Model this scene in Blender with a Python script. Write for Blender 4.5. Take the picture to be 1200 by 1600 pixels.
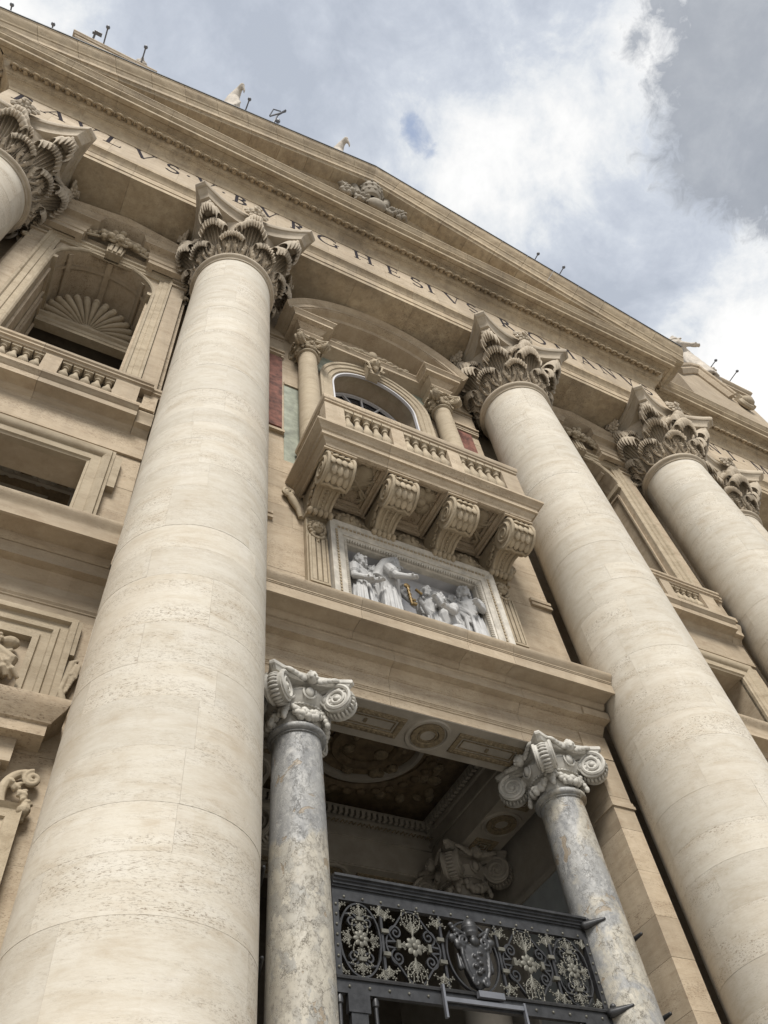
import bpy, math, random
from mathutils import Vector, Matrix
random.seed(7)
PI = math.pi
R_ = math.radians
for o in list(bpy.data.objects):
    bpy.data.objects.remove(o)
SC = bpy.context.scene
COL = SC.collection

# ---------------------------------------------------------------- camera
# metres; origin at the photographer's eye, x along the facade, y into the building, z up
cam = bpy.data.cameras.new('camera')
cam_o = bpy.data.objects.new('camera', cam)
COL.objects.link(cam_o)
yaw, pitch, roll = 0.60940, 0.95258, -0.17871
d = Vector((math.sin(yaw)*math.cos(pitch), math.cos(yaw)*math.cos(pitch), math.sin(pitch)))
r0 = Vector((math.cos(yaw), -math.sin(yaw), 0))
u0 = r0.cross(d)
r = math.cos(roll)*r0 + math.sin(roll)*u0
u = -math.sin(roll)*r0 + math.cos(roll)*u0
cam_o.matrix_world = Matrix(((r.x, u.x, -d.x, 0), (r.y, u.y, -d.y, 0), (r.z, u.z, -d.z, 0), (0, 0, 0, 1)))
cam.sensor_fit = 'VERTICAL'
cam.sensor_height = 24.0
cam.lens = 24.0*1246.97/1600
cam.clip_start = 0.1
cam.clip_end = 3000
SC.camera = cam_o

# ---------------------------------------------------------------- light
SUN_EL, SUN_AZ = R_(47), R_(200)          # azimuth measured from +y towards +x: behind the camera, to its left
sun_dir = Vector((math.sin(SUN_AZ)*math.cos(SUN_EL), math.cos(SUN_AZ)*math.cos(SUN_EL), math.sin(SUN_EL)))
sun = bpy.data.lights.new('sun', 'SUN')
sun.energy = 2.1
sun.angle = R_(20)
sun.color = (1.0, 0.965, 0.91)
sun_o = bpy.data.objects.new('sun', sun)
COL.objects.link(sun_o)
sun_o.rotation_euler = (-sun_dir).to_track_quat('-Z', 'Y').to_euler()
SC.view_settings.view_transform = 'Standard'
SC.view_settings.look = 'None'
SC.view_settings.gamma = 1
SC.view_settings.exposure = 1.18
SC.view_settings.use_curve_mapping = False

W = bpy.data.worlds.new('World')
SC.world = W
W.use_nodes = True
nt = W.node_tree
nt.nodes.clear()


def nn(t, typ, **kw):
    n = t.nodes.new(typ)
    for k, v in kw.items():
        if k.startswith('i_'):
            key = k[2:]
            n.inputs[int(key) if key.isdigit() else key.replace('_', ' ')].default_value = v
        else:
            setattr(n, k, v)
    return n


def math_(t, op, a, b=None, clamp=False):
    n = t.nodes.new('ShaderNodeMath')
    n.operation = op
    n.use_clamp = clamp
    for i, v in enumerate((a, b)):
        if v is None:
            continue
        if isinstance(v, (int, float)):
            n.inputs[i].default_value = v
        else:
            t.links.new(v, n.inputs[i])
    return n.outputs[0]


def ramp(t, fac, stops):
    n = t.nodes.new('ShaderNodeValToRGB')
    e = n.color_ramp.elements
    while len(e) > 1:
        e.remove(e[-1])
    for i, (p, c) in enumerate(stops):
        el = e[0] if i == 0 else e.new(p)
        el.position = p
        c = (c, c, c) if isinstance(c, (int, float)) else c
        el.color = (*c, 1)
    t.links.new(fac, n.inputs[0])
    return n.outputs[0]


def mix(t, fac, a, b, mode='MIX'):
    n = t.nodes.new('ShaderNodeMix')
    n.data_type = 'RGBA'
    n.blend_type = mode
    for i, v in ((0, fac), (6, a), (7, b)):
        if isinstance(v, (int, float)):
            n.inputs[i].default_value = v
        elif isinstance(v, (tuple, list)):
            n.inputs[i].default_value = (*v, 1)
        else:
            t.links.new(v, n.inputs[i])
    return n.outputs[2]


def dir_px(x, y):
    v = (x-600)*r - (y-800)*u + 1246.97*d
    return v.normalized()


def build_sky():
    t = nt
    tc = nn(t, 'ShaderNodeTexCoord')
    D = tc.outputs['Generated']
    sky = nn(t, 'ShaderNodeTexSky', sky_type='NISHITA', sun_disc=False, sun_elevation=SUN_EL, sun_rotation=SUN_AZ)
    # clouds live on a flat layer overhead: divide the direction by its height
    sep = nn(t, 'ShaderNodeSeparateXYZ')
    t.links.new(D, sep.inputs[0])
    h = math_(t, 'ADD', math_(t, 'MAXIMUM', sep.outputs[2], 0.0), 0.22)
    cx = math_(t, 'DIVIDE', sep.outputs[0], h)
    cy = math_(t, 'DIVIDE', sep.outputs[1], h)
    comb = nn(t, 'ShaderNodeCombineXYZ')
    t.links.new(cx, comb.inputs[0])
    t.links.new(cy, comb.inputs[1])

    def noise(scale, detail, rough, off, dist=0.0):
        mp = nn(t, 'ShaderNodeMapping')
        mp.inputs[1].default_value = off
        t.links.new(comb.outputs[0], mp.inputs[0])
        n = nn(t, 'ShaderNodeTexNoise', i_Scale=scale, i_Detail=detail, i_Roughness=rough, i_Distortion=dist)
        t.links.new(mp.outputs[0], n.inputs['Vector'])
        return n.outputs['Fac']
    big = noise(2.1, 9, 0.60, (0.9, 0.3, 0.0), 0.35)
    mid = noise(5.0, 9, 0.62, (3.1, 1.7, 0.0), 0.45)
    fine = noise(13.0, 8, 0.65, (7.3, 4.1, 0.0), 0.3)
    wisp = noise(34.0, 6, 0.65, (2.3, 9.1, 0.0), 0.6)
    edge = math_(t, 'ADD', math_(t, 'MULTIPLY', mid, 0.65), math_(t, 'MULTIPLY', fine, 0.35))

    def spot(px, py, rad):
        # how near the line of sight is to one real cloud or gap (1 at its middle, 0 at its rim and beyond)
        v = nn(t, 'ShaderNodeVectorMath', operation='DISTANCE')
        t.links.new(D, v.inputs[0])
        v.inputs[1].default_value = dir_px(px, py)
        m = nn(t, 'ShaderNodeMapRange', interpolation_type='SMOOTHSTEP')
        m.inputs[1].default_value = rad
        m.inputs[2].default_value = 0
        t.links.new(v.outputs['Value'], m.inputs[0])
        return m.outputs[0]

    def total(lst, start):
        o = start
        for px, py, rad, k in lst:
            o = math_(t, 'ADD', o, math_(t, 'MULTIPLY', spot(px, py, rad), k))
        return o
    # brightness of the cloud sheet: thick parts grey, thin parts white
    bright = math_(t, 'ADD', math_(t, 'ADD', math_(t, 'MULTIPLY', big, 0.55), math_(t, 'MULTIPLY', edge, 1.15)), math_(t, 'ADD', math_(t, 'MULTIPLY', wisp, 0.14), -0.27))
    bright = total([(850, 200, .20, .20), (775, 275, .14, .16), (1200, 600, .20, .32), (20, 30, .16, .24), (1075, 60, .13, .16), (1180, 360, .07, .12), (640, 120, .10, .06),
                    (960, 400, .22, -.10), (430, 60, .2, -.06), (700, 30, .14, -.07)], bright)
    c = ramp(t, bright, [(0.50, (0.57, 0.62, 0.71)), (0.60, (0.66, 0.71, 0.80)), (0.68, (0.76, 0.81, 0.89)), (0.75, (0.94, 0.97, 1.0)), (0.84, (1.12, 1.12, 1.11)), (1.0, (1.3, 1.29, 1.26))])
    # the heavy grey cloud with its ragged rim
    dk = total([(1255, 50, .285, 1.0), (1265, 220, .18, .5)], math_(t, 'MULTIPLY', math_(t, 'SUBTRACT', math_(t, 'ADD', math_(t, 'MULTIPLY', edge, .75), math_(t, 'MULTIPLY', wisp, .25)), 0.5), 2.8))
    dkm = ramp(t, dk, [(0.42, 0.0), (0.62, 0.95)])
    dcol = ramp(t, math_(t, 'ADD', math_(t, 'MULTIPLY', big, .3), math_(t, 'MULTIPLY', edge, .7)), [(0.38, (0.37, 0.40, 0.45)), (0.52, (0.47, 0.50, 0.55)), (0.64, (0.64, 0.67, 0.71))])
    c = mix(t, dkm, c, dcol)
    # a ragged gap of blue
    ss = total([(640, 192, .024, .6), (648, 212, .024, .6), (666, 232, .026, .5)], 0.0)
    gp = math_(t, 'ADD', ss, math_(t, 'MULTIPLY', math_(t, 'SUBTRACT', math_(t, 'ADD', math_(t, 'MULTIPLY', wisp, .7), math_(t, 'MULTIPLY', fine, .3)), 0.5), -3.4))
    gp = math_(t, 'MULTIPLY', gp, ramp(t, ss, [(0.0, 0.0), (0.4, 1.0)]))
    c = mix(t, ramp(t, gp, [(0.22, 0.0), (1.05, 0.7)]), c, (0.33, 0.43, 0.65))
    clouds = nn(t, 'ShaderNodeBackground', i_Strength=SKY_CLOUD)
    t.links.new(c, clouds.inputs[0])
    blue = nn(t, 'ShaderNodeBackground', i_Strength=0.05)
    t.links.new(sky.outputs[0], blue.inputs[0])
    mx = nn(t, 'ShaderNodeMixShader', i_0=0.93)
    t.links.new(blue.outputs[0], mx.inputs[1])
    t.links.new(clouds.outputs[0], mx.inputs[2])
    out = nn(t, 'ShaderNodeOutputWorld')
    t.links.new(mx.outputs[0], out.inputs[0])


SKY_CLOUD = 0.40
build_sky()

# ---------------------------------------------------------------- materials


def new_mat(name):
    m = bpy.data.materials.new(name)
    m.use_nodes = True
    t = m.node_tree
    b = t.nodes['Principled BSDF']
    return m, t, b


def pos_noise(t, scale3, scale, detail, rough, rnd=None, dist=0.0, typ='noise'):
    g = nn(t, 'ShaderNodeNewGeometry')
    mp = nn(t, 'ShaderNodeMapping')
    mp.inputs[3].default_value = scale3
    t.links.new(g.outputs['Position'], mp.inputs[0])
    v = mp.outputs[0]
    if rnd is not None:
        a = nn(t, 'ShaderNodeVectorMath', operation='ADD')
        t.links.new(v, a.inputs[0])
        t.links.new(rnd, a.inputs[1])
        v = a.outputs[0]
    if typ == 'noise':
        n = nn(t, 'ShaderNodeTexNoise', i_Scale=scale, i_Detail=detail, i_Roughness=rough, i_Distortion=dist)
        t.links.new(v, n.inputs['Vector'])
        return n.outputs['Fac']
    n = nn(t, 'ShaderNodeTexVoronoi', feature=typ, i_Scale=scale)
    t.links.new(v, n.inputs['Vector'])
    return n.outputs['Distance'], v


def rand_vec(t, k=37.0):
    oi = nn(t, 'ShaderNodeObjectInfo')
    c = nn(t, 'ShaderNodeCombineXYZ')
    t.links.new(math_(t, 'MULTIPLY', oi.outputs['Random'], k), c.inputs[0])
    t.links.new(math_(t, 'MULTIPLY', oi.outputs['Random'], k*1.7), c.inputs[2])
    return c.outputs[0], oi.outputs['Random']


def travertine(name, light, mid, dark, pit=0.8, stain=0.35, stainc=(0.16, 0.12, 0.085), var=0.14, fine=1.0, bump=0.35, drip=0.0):
    m, t, b = new_mat(name)
    rv, rnd = rand_vec(t)
    bands = pos_noise(t, (0.9, 0.9, 3.2), 1.2, 8, 0.68, rv, 0.5)
    col = ramp(t, bands, [(0.30, dark), (0.46, mid), (0.62, light), (0.74, mid)])
    # large weathering patches with their own shape
    st = pos_noise(t, (1, 1, 0.45), 0.33, 5, 0.6)
    col = mix(t, math_(t, 'MULTIPLY', ramp(t, st, [(0.48, 0.0), (0.70, 1.0)]), stain), col, stainc)
    if drip:
        dr = pos_noise(t, (2.6, 2.6, 0.16), 1.6, 6, 0.68)
        d2 = pos_noise(t, (0.4, 0.4, 1.5), 0.9, 4, 0.6)
        dm = math_(t, 'MULTIPLY', ramp(t, dr, [(0.44, 0.0), (0.66, 1.0)]), ramp(t, d2, [(0.36, 0.25), (0.62, 1.0)]))
        col = mix(t, math_(t, 'MULTIPLY', dm, drip), col, (stainc[0]*.7, stainc[1]*.7, stainc[2]*.72))
    # pits and worm-hole streaks lying in the bedding, thickest in some beds
    p = pos_noise(t, (2.0, 2.0, 15.0), 3.4*fine, 6, 0.78, rv, 0.2)
    p2 = pos_noise(t, (5.2, 5.2, 17), 3.6*fine, 5, 0.78, rv, 0.2)
    cl = pos_noise(t, (0.30, 0.30, 2.6), 1.0, 4, 0.65, rv)
    pm = math_(t, 'ADD', ramp(t, p, [(0.57, 0.0), (0.65, 0.6)]), ramp(t, p2, [(0.55, 0.0), (0.60, 1.0)]), True)
    pm = math_(t, 'MULTIPLY', pm, ramp(t, cl, [(0.42, 0.06), (0.58, 1.0)]))
    wash = pos_noise(t, (1.5, 1.5, 6.0), 2.2, 8, 0.74, rv, 0.6)
    col = mix(t, ramp(t, wash, [(0.50, 0.0), (0.72, 0.38)]), col, dark)
    lines = pos_noise(t, (2.6, 2.6, 26.0), 1.8, 8, 0.78, rv, 0.4)
    col = mix(t, ramp(t, lines, [(0.52, 0.0), (0.66, 0.26)]), col, (dark[0]*.75, dark[1]*.72, dark[2]*.70))
    col = mix(t, ramp(t, lines, [(0.36, 0.20), (0.46, 0.0)]), col, (min(1, light[0]*1.08), min(1, light[1]*1.09), min(1, light[2]*1.12)))
    mot = pos_noise(t, (1, 1, 1.3), 3.2, 9, 0.72, rv)
    col = mix(t, ramp(t, mot, [(0.50, 0.0), (0.70, 0.5)]), col, dark)
    col = mix(t, ramp(t, mot, [(0.30, 0.35), (0.45, 0.0)]), col, light)
    # lighter plaster fillings with straight edges
    gpos = nn(t, 'ShaderNodeNewGeometry')
    mpv = nn(t, 'ShaderNodeMapping')
    mpv.inputs[3].default_value = (1.1, 1.1, 1.0)
    t.links.new(gpos.outputs['Position'], mpv.inputs[0])
    vo = nn(t, 'ShaderNodeTexVoronoi', feature='F1', distance='CHEBYCHEV', i_Scale=1.3)
    t.links.new(mpv.outputs[0], vo.inputs['Vector'])
    sc3 = nn(t, 'ShaderNodeSeparateColor')
    t.links.new(vo.outputs['Color'], sc3.inputs[0])
    pm_ = math_(t, 'MULTIPLY', ramp(t, vo.outputs['Distance'], [(0.26, 1.0), (0.275, 0.0)]), ramp(t, sc3.outputs[0], [(0.80, 0.0), (0.82, 0.16)]))
    col = mix(t, pm_, col, (min(1, light[0]*1.10), min(1, light[1]*1.12), min(1, light[2]*1.18)))
    pm = math_(t, 'MULTIPLY', pm, ramp(t, rnd, [(0.0, 0.25), (0.35, 0.5), (0.7, 1.0), (1.0, 1.25)]))
    col = mix(t, math_(t, 'MULTIPLY', pm, pit, True), col, (dark[0]*0.42, dark[1]*0.36, dark[2]*0.32))
    # each stone a little different
    f = math_(t, 'ADD', math_(t, 'MULTIPLY', rnd, var*2), 1.0-var)
    hs = nn(t, 'ShaderNodeHueSaturation')
    t.links.new(f, hs.inputs['Value'])
    t.links.new(col, hs.inputs['Color'])
    t.links.new(hs.outputs[0], b.inputs['Base Color'])
    b.inputs['Roughness'].default_value = 0.82
    b.inputs['Specular IOR Level'].default_value = 0.25
    grain = pos_noise(t, (1, 1, 1.6), 22, 4, 0.7)
    hgt = math_(t, 'SUBTRACT', math_(t, 'MULTIPLY', grain, 0.25), math_(t, 'MULTIPLY', pm, 0.8))
    bp = nn(t, 'ShaderNodeBump', i_Strength=bump, i_Distance=0.02)
    t.links.new(hgt, bp.inputs['Height'])
    t.links.new(bp.outputs[0], b.inputs['Normal'])
    return m


def plain(name, colr, rough=0.7, metal=0.0, var=0.25, scale=3.0, bump=0.15, spec=0.3):
    m, t, b = new_mat(name)
    n = pos_noise(t, (1, 1, 1), scale, 6, 0.65)
    lo = tuple(c*(1-var) for c in colr)
    hi = tuple(min(1, c*(1+var)) for c in colr)
    t.links.new(ramp(t, n, [(0.32, lo), (0.68, hi)]), b.inputs['Base Color'])
    b.inputs['Roughness'].default_value = rough
    b.inputs['Metallic'].default_value = metal
    b.inputs['Specular IOR Level'].default_value = spec
    if bump:
        n2 = pos_noise(t, (1, 1, 1), scale*8, 4, 0.65)
        bp = nn(t, 'ShaderNodeBump', i_Strength=bump, i_Distance=0.02)
        t.links.new(n2, bp.inputs['Height'])
        t.links.new(bp.outputs[0], b.inputs['Normal'])
    return m


def breccia(name, zsplit, zsoft, bias):
    """grey marble of the small columns; a cream, shattered bed starts at height zsplit"""
    m, t, b = new_mat(name)
    base = ramp(t, pos_noise(t, (1, 1, 0.5), 1.6, 8, 0.68, None, 0.8),
                [(0.28, (0.14, 0.14, 0.138)), (0.45, (0.225, 0.224, 0.218)), (0.58, (0.29, 0.285, 0.27)), (0.72, (0.38, 0.37, 0.345))])
    cloud = ramp(t, pos_noise(t, (1, 1, 0.8), 5.5, 6, 0.7, None, 0.6), [(0.50, 0.0), (0.68, 0.75)])
    base = mix(t, cloud, base, (0.44, 0.43, 0.405))
    sp = ramp(t, pos_noise(t, (1, 1, 1), 21, 4, 0.7), [(0.58, 0.0), (0.68, 0.5)])
    base = mix(t, sp, base, (0.50, 0.49, 0.46))
    g = nn(t, 'ShaderNodeNewGeometry')
    sp_ = nn(t, 'ShaderNodeSeparateXYZ')
    t.links.new(g.outputs['Position'], sp_.inputs[0])
    up = math_(t, 'MULTIPLY', math_(t, 'SUBTRACT', zsplit, sp_.outputs[2]), zsoft)
    up = math_(t, 'MINIMUM', math_(t, 'MAXIMUM', up, -0.30), 0.22)
    n1 = pos_noise(t, (0.9, 0.9, 0.7), 1.3, 7, 0.66, None, 0.7)
    area = ramp(t, math_(t, 'ADD', math_(t, 'ADD', n1, up), bias), [(0.47, 0.0), (0.56, 1.0)])
    gg = nn(t, 'ShaderNodeMapping')
    gg.inputs[3].default_value = (1, 1, 0.7)
    t.links.new(g.outputs['Position'], gg.inputs[0])
    wob = nn(t, 'ShaderNodeTexNoise', i_Scale=3.0, i_Detail=9, i_Roughness=0.7)
    t.links.new(gg.outputs[0], wob.inputs['Vector'])

    def vor(scale, k, feat):
        wv = nn(t, 'ShaderNodeVectorMath', operation='MULTIPLY_ADD')
        t.links.new(wob.outputs['Color'], wv.inputs[0])
        wv.inputs[1].default_value = (k, k, k)
        t.links.new(gg.outputs[0], wv.inputs[2])
        n = nn(t, 'ShaderNodeTexVoronoi', feature=feat, i_Scale=scale)
        t.links.new(wv.outputs[0], n.inputs['Vector'])
        return n
    vc = vor(5.0, 0.9, 'F1')
    sc_ = nn(t, 'ShaderNodeSeparateColor')
    t.links.new(vc.outputs['Color'], sc_.inputs[0])
    cream = ramp(t, sc_.outputs[0], [(0.0, (0.44, 0.405, 0.33)), (0.4, (0.38, 0.35, 0.29)), (0.7, (0.29, 0.28, 0.25)), (1.0, (0.48, 0.445, 0.37))])
    cream = mix(t, ramp(t, pos_noise(t, (1, 1, 1), 9, 6, 0.7), [(0.40, 0.0), (0.75, 0.7)]), cream, (0.27, 0.245, 0.20))
    c1 = ramp(t, vor(3.2, 1.0, 'DISTANCE_TO_EDGE').outputs['Distance'], [(0.0, 1.0), (0.028, 0.0)])
    c2 = ramp(t, vor(8.0, 0.7, 'DISTANCE_TO_EDGE').outputs['Distance'], [(0.0, 0.8), (0.03, 0.0)])
    brk = ramp(t, pos_noise(t, (1, 1, 1), 4.5, 5, 0.7), [(0.42, 0.0), (0.56, 1.0)])
    cracks = math_(t, 'MULTIPLY', math_(t, 'MAXIMUM', c1, c2), brk)
    cream = mix(t, cracks, cream, (0.11, 0.09, 0.065))
    col = mix(t, area, base, cream)
    col = mix(t, math_(t, 'MULTIPLY', math_(t, 'MULTIPLY', c1, brk), 0.55), col, (0.12, 0.105, 0.085))
    rep_ = ramp(t, pos_noise(t, (1.1, 1.1, 1.3), 1.7, 6, 0.62, None, 0.9), [(0.605, 0.0), (0.63, 1.0)])
    col = mix(t, math_(t, 'MULTIPLY', rep_, 0.8), col, (0.255, 0.20, 0.135))
    t.links.new(col, b.inputs['Base Color'])
    b.inputs['Roughness'].default_value = 0.55
    bp = nn(t, 'ShaderNodeBump', i_Strength=0.5, i_Distance=0.02)
    t.links.new(math_(t, 'MULTIPLY', math_(t, 'ADD', cracks, rep_), -1.0), bp.inputs['Height'])
    t.links.new(bp.outputs[0], b.inputs['Normal'])
    return m


SHAFT = travertine('pale_travertine', (0.55, 0.51, 0.435), (0.51, 0.465, 0.385), (0.435, 0.375, 0.29), pit=0.75, stain=0.5, stainc=(0.40, 0.325, 0.235), var=0.065)
MORTAR = plain('pale_mortar', (0.50, 0.46, 0.39), 0.9, var=0.15)
TRAV = travertine('tan_travertine', (0.45, 0.37, 0.268), (0.405, 0.328, 0.232), (0.318, 0.245, 0.166), pit=0.7, stain=0.5, stainc=(0.20, 0.158, 0.112), var=0.13, drip=0.22)
WEATH = travertine('weathered_travertine', (0.45, 0.365, 0.25), (0.39, 0.308, 0.203), (0.285, 0.215, 0.138), pit=0.7, stain=0.6, stainc=(0.17, 0.135, 0.095), var=0.10, drip=0.55)
CAPST = travertine('weathered_capital_stone', (0.49, 0.42, 0.325), (0.435, 0.368, 0.277), (0.33, 0.268, 0.195), pit=0.35, stain=0.45, stainc=(0.12, 0.10, 0.08), var=0.10, fine=1.6, bump=0.5)
CARVE = travertine('carved_tan_stone', (0.42, 0.35, 0.25), (0.375, 0.31, 0.218), (0.28, 0.222, 0.148), pit=0.4, stain=0.5, stainc=(0.19, 0.155, 0.11), var=0.08, fine=1.6, bump=0.4)
PALECAP = plain('white_capital_marble', (0.44, 0.42, 0.375), 0.6, var=0.22, scale=4.0)
RELIEF = plain('white_relief_marble', (0.39, 0.385, 0.375), 0.6, var=0.16, scale=3.0)
GREYPAN = plain('grey_relief_ground', (0.42, 0.415, 0.42), 0.6, var=0.12, scale=2.0)
FRAMEM = plain('pale_frame_marble', (0.45, 0.415, 0.355), 0.6, var=0.2, scale=5.0)
CRESTST = travertine('grimy_crest_stone', (0.33, 0.29, 0.23), (0.28, 0.243, 0.19), (0.20, 0.168, 0.125), pit=0.3, stain=0.6, stainc=(0.10, 0.085, 0.065), var=0.05, fine=1.6, bump=0.5)
BRECC = breccia('cream_breccia_marble', 7.6, 0.5, 0.0)
BRECC2 = breccia('blue_grey_breccia_marble', 20.0, 0.0, 0.005)
IRON = plain('dark_bronze', (0.045, 0.045, 0.046), 0.45, 0.5, var=0.35, scale=6.0, bump=0.1, spec=0.5)
LEAFM = plain('pewter_gilding', (0.125, 0.12, 0.10), 0.5, 0.3, var=0.35, scale=9.0)
GOLD = plain('gilded_bronze', (0.19, 0.13, 0.055), 0.5, 0.5, var=0.3, scale=9.0)
GILT = plain('gilt_stucco', (0.185, 0.145, 0.09), 0.7, 0.0, var=0.35, scale=12.0, bump=0.4)
STUCCO = plain('white_stucco', (0.29, 0.26, 0.215), 0.8, var=0.15, scale=2.0)
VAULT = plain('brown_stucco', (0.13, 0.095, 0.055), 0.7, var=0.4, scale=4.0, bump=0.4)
REDM = plain('red_marble_inlay', (0.150, 0.062, 0.044), 0.8, var=0.6, scale=4.0)
GREENM = plain('green_marble_inlay', (0.235, 0.25, 0.195), 0.6, var=0.45, scale=2.2)
INK = plain('letter_inlay_and_hollow_shade', (0.04, 0.036, 0.04), 1.0, var=0.3, bump=0, spec=0.02)
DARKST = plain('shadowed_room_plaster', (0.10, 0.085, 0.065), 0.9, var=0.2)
LEAD = plain('lead_sheet', (0.07, 0.075, 0.08), 0.6, 0.2, var=0.25)
STATUE = plain('statue_travertine', (0.46, 0.41, 0.345), 0.85, var=0.25, scale=2.0, bump=0.3)
GREYMET = plain('grey_painted_metal', (0.16, 0.165, 0.18), 0.5, 0.4, var=0.15)
PAVE = plain('grey_paving', (0.33, 0.315, 0.29), 0.85, var=0.2, scale=0.8)
TABLET = plain('grey_tablet_marble', (0.26, 0.275, 0.27), 0.55, var=0.12, scale=2.0)
gm, gt, gb = new_mat('dark_window_glass')
gb.inputs['Base Color'].default_value = (0.012, 0.012, 0.014, 1)
gb.inputs['Roughness'].default_value = 0.12
GLASS = gm
wm, wt, wb = new_mat('white_paint_and_lit_edge')
wb.inputs['Base Color'].default_value = (0.55, 0.54, 0.55, 1)
WHITEP = wm

# ---------------------------------------------------------------- mesh helpers
ORG = {}


class G:
    """collects geometry for ONE mesh object"""

    def __init__(s):
        s.v, s.f = [], []

    def add(s, vs, fs):
        b = len(s.v)
        s.v += [tuple(v) for v in vs]
        s.f += [tuple(i+b for i in f) for f in fs]
        return s

    def box(s, x0, x1, y0, y1, z0, z1):
        return s.add([(x, y, z) for z in (z0, z1) for y in (y0, y1) for x in (x0, x1)],
                     [(0, 2, 3, 1), (4, 5, 7, 6), (0, 1, 5, 4), (2, 6, 7, 3), (0, 4, 6, 2), (1, 3, 7, 5)])

    def loops(s, ls, closed=True, cap=True, wrap=False):
        """skin between equal-length vertex loops"""
        n = len(ls[0])
        vs = [p for l in ls for p in l]
        fs = []
        m = len(ls)
        for i in range(m if wrap else m-1):
            for j in range(n if closed else n-1):
                a, b = i*n+j, i*n+(j+1) % n
                c, e = ((i+1) % m)*n+(j+1) % n, ((i+1) % m)*n+j
                fs.append((a, b, c, e))
        if cap and closed and not wrap:
            fs.append(tuple(range(n))[::-1])
            fs.append(tuple((m-1)*n+j for j in range(n)))
        return s.add(vs, fs)

    def lathe(s, prof, c=(0, 0, 0), n=32, a0=0, a1=2*PI, cap=True):
        full = abs(a1-a0-2*PI) < 1e-6
        k = n if full else n+1
        ls = []
        for rr, z in prof:
            ls.append([(c[0]+rr*math.cos(a0+(a1-a0)*i/n), c[1]+rr*math.sin(a0+(a1-a0)*i/n), c[2]+z) for i in range(k)])
        return s.loops(ls, closed=full, cap=cap and full)

    def ell(s, c, rad, n=10, m=7, rot=None):
        ls = []
        for i in range(m+1):
            a = -PI/2+PI*i/m
            l = []
            for j in range(n):
                p = Vector((rad[0]*math.cos(a)*math.cos(2*PI*j/n), rad[1]*math.cos(a)*math.sin(2*PI*j/n), rad[2]*math.sin(a)))
                if rot is not None:
                    p = rot @ p
                l.append(p+Vector(c))
            ls.append(l)
        return s.loops(ls)

    def tube(s, pts, rad, n=8, flat=None, N=None, closed=False):
        """tube along pts; rad number or list; flat=(a,b) gives a flat bar with b along N"""
        pts = [Vector(p) for p in pts]
        m = len(pts)
        ls = []
        up = Vector(N) if N is not None else None
        prev = None
        for i, p in enumerate(pts):
            if closed:
                t = (pts[(i+1) % m]-pts[i-1]).normalized()
            else:
                t = (pts[min(i+1, m-1)]-pts[max(i-1, 0)]).normalized()
            if up is not None:
                b = up
                a = t.cross(b).normalized()
            else:
                if prev is None:
                    prev = Vector((0, 0, 1)) if abs(t.z) < 0.9 else Vector((1, 0, 0))
                a = t.cross(prev).normalized()
                b = a.cross(t).normalized()
                prev = b
            q = rad[i] if isinstance(rad, (list, tuple)) else rad
            if flat:
                fa, fb = flat[0]*q, flat[1]
                ls.append([p+a*fa-b*fb, p+a*fa+b*fb, p-a*fa+b*fb, p-a*fa-b*fb])
            else:
                ls.append([p+(a*math.cos(2*PI*j/n)+b*math.sin(2*PI*j/n))*q for j in range(n)])
        return s.loops(ls, wrap=closed)

    def cap(s, a, b, ra, rb, n=10):
        """tapered capsule"""
        a, b = Vector(a), Vector(b)
        t = (b-a)
        L = t.length
        t = t/L if L > 1e-6 else Vector((0, 0, 1))
        pts, rs = [], []
        for k in range(4):
            an = PI/2*(1-k/3)
            pts.append(a-t*ra*math.sin(an))
            rs.append(max(ra*math.cos(an), 0.002))
        for k in range(4):
            an = PI/2*k/3
            pts.append(b+t*rb*math.sin(an))
            rs.append(max(rb*math.cos(an), 0.002))
        return s.tube(pts, rs, n)

    def sweep(s, path, prof, N, closed=False, m0=None, m1=None, cap=True):
        """profile (a,b): a along the in-plane outward normal t x N, b along N; mitred corners"""
        P = [Vector(p) for p in path]
        N = Vector(N)
        n = len(P)
        ls = []
        for i in range(n):
            if closed or 0 < i < n-1:
                o1 = (P[i]-P[i-1]).normalized().cross(N)
                o2 = (P[(i+1) % n]-P[i]).normalized().cross(N)
                m = (o1+o2)/(1+o1.dot(o2))
            elif i == 0:
                m = m0 if m0 is not None else (P[1]-P[0]).normalized().cross(N)
            else:
                m = m1 if m1 is not None else (P[-1]-P[-2]).normalized().cross(N)
            ls.append([P[i]+m*a+N*b for a, b in prof])
        return s.loops(ls, closed=True, cap=cap, wrap=closed)

    def prism(s, poly, ax, d0, d1):
        """extrude a 2D polygon along axis ax ('x','y','z')"""
        def mk(p, q):
            if ax == 'x':
                return (q, p[0], p[1])
            if ax == 'y':
                return (p[0], q, p[1])
            return (p[0], p[1], q)
        return s.loops([[mk(p, d0) for p in poly], [mk(p, d1) for p in poly]])

    def xf(s, M):
        s.v = [tuple(M @ Vector(v)) for v in s.v]
        return s

    def mesh(s, name, mat, smooth=35):
        me = bpy.data.meshes.new(name)
        me.from_pydata(s.v, [], s.f)
        me.materials.append(mat)
        if smooth:
            me.shade_smooth()
            me.set_sharp_from_angle(angle=R_(smooth))
        me.update()
        return me

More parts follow.
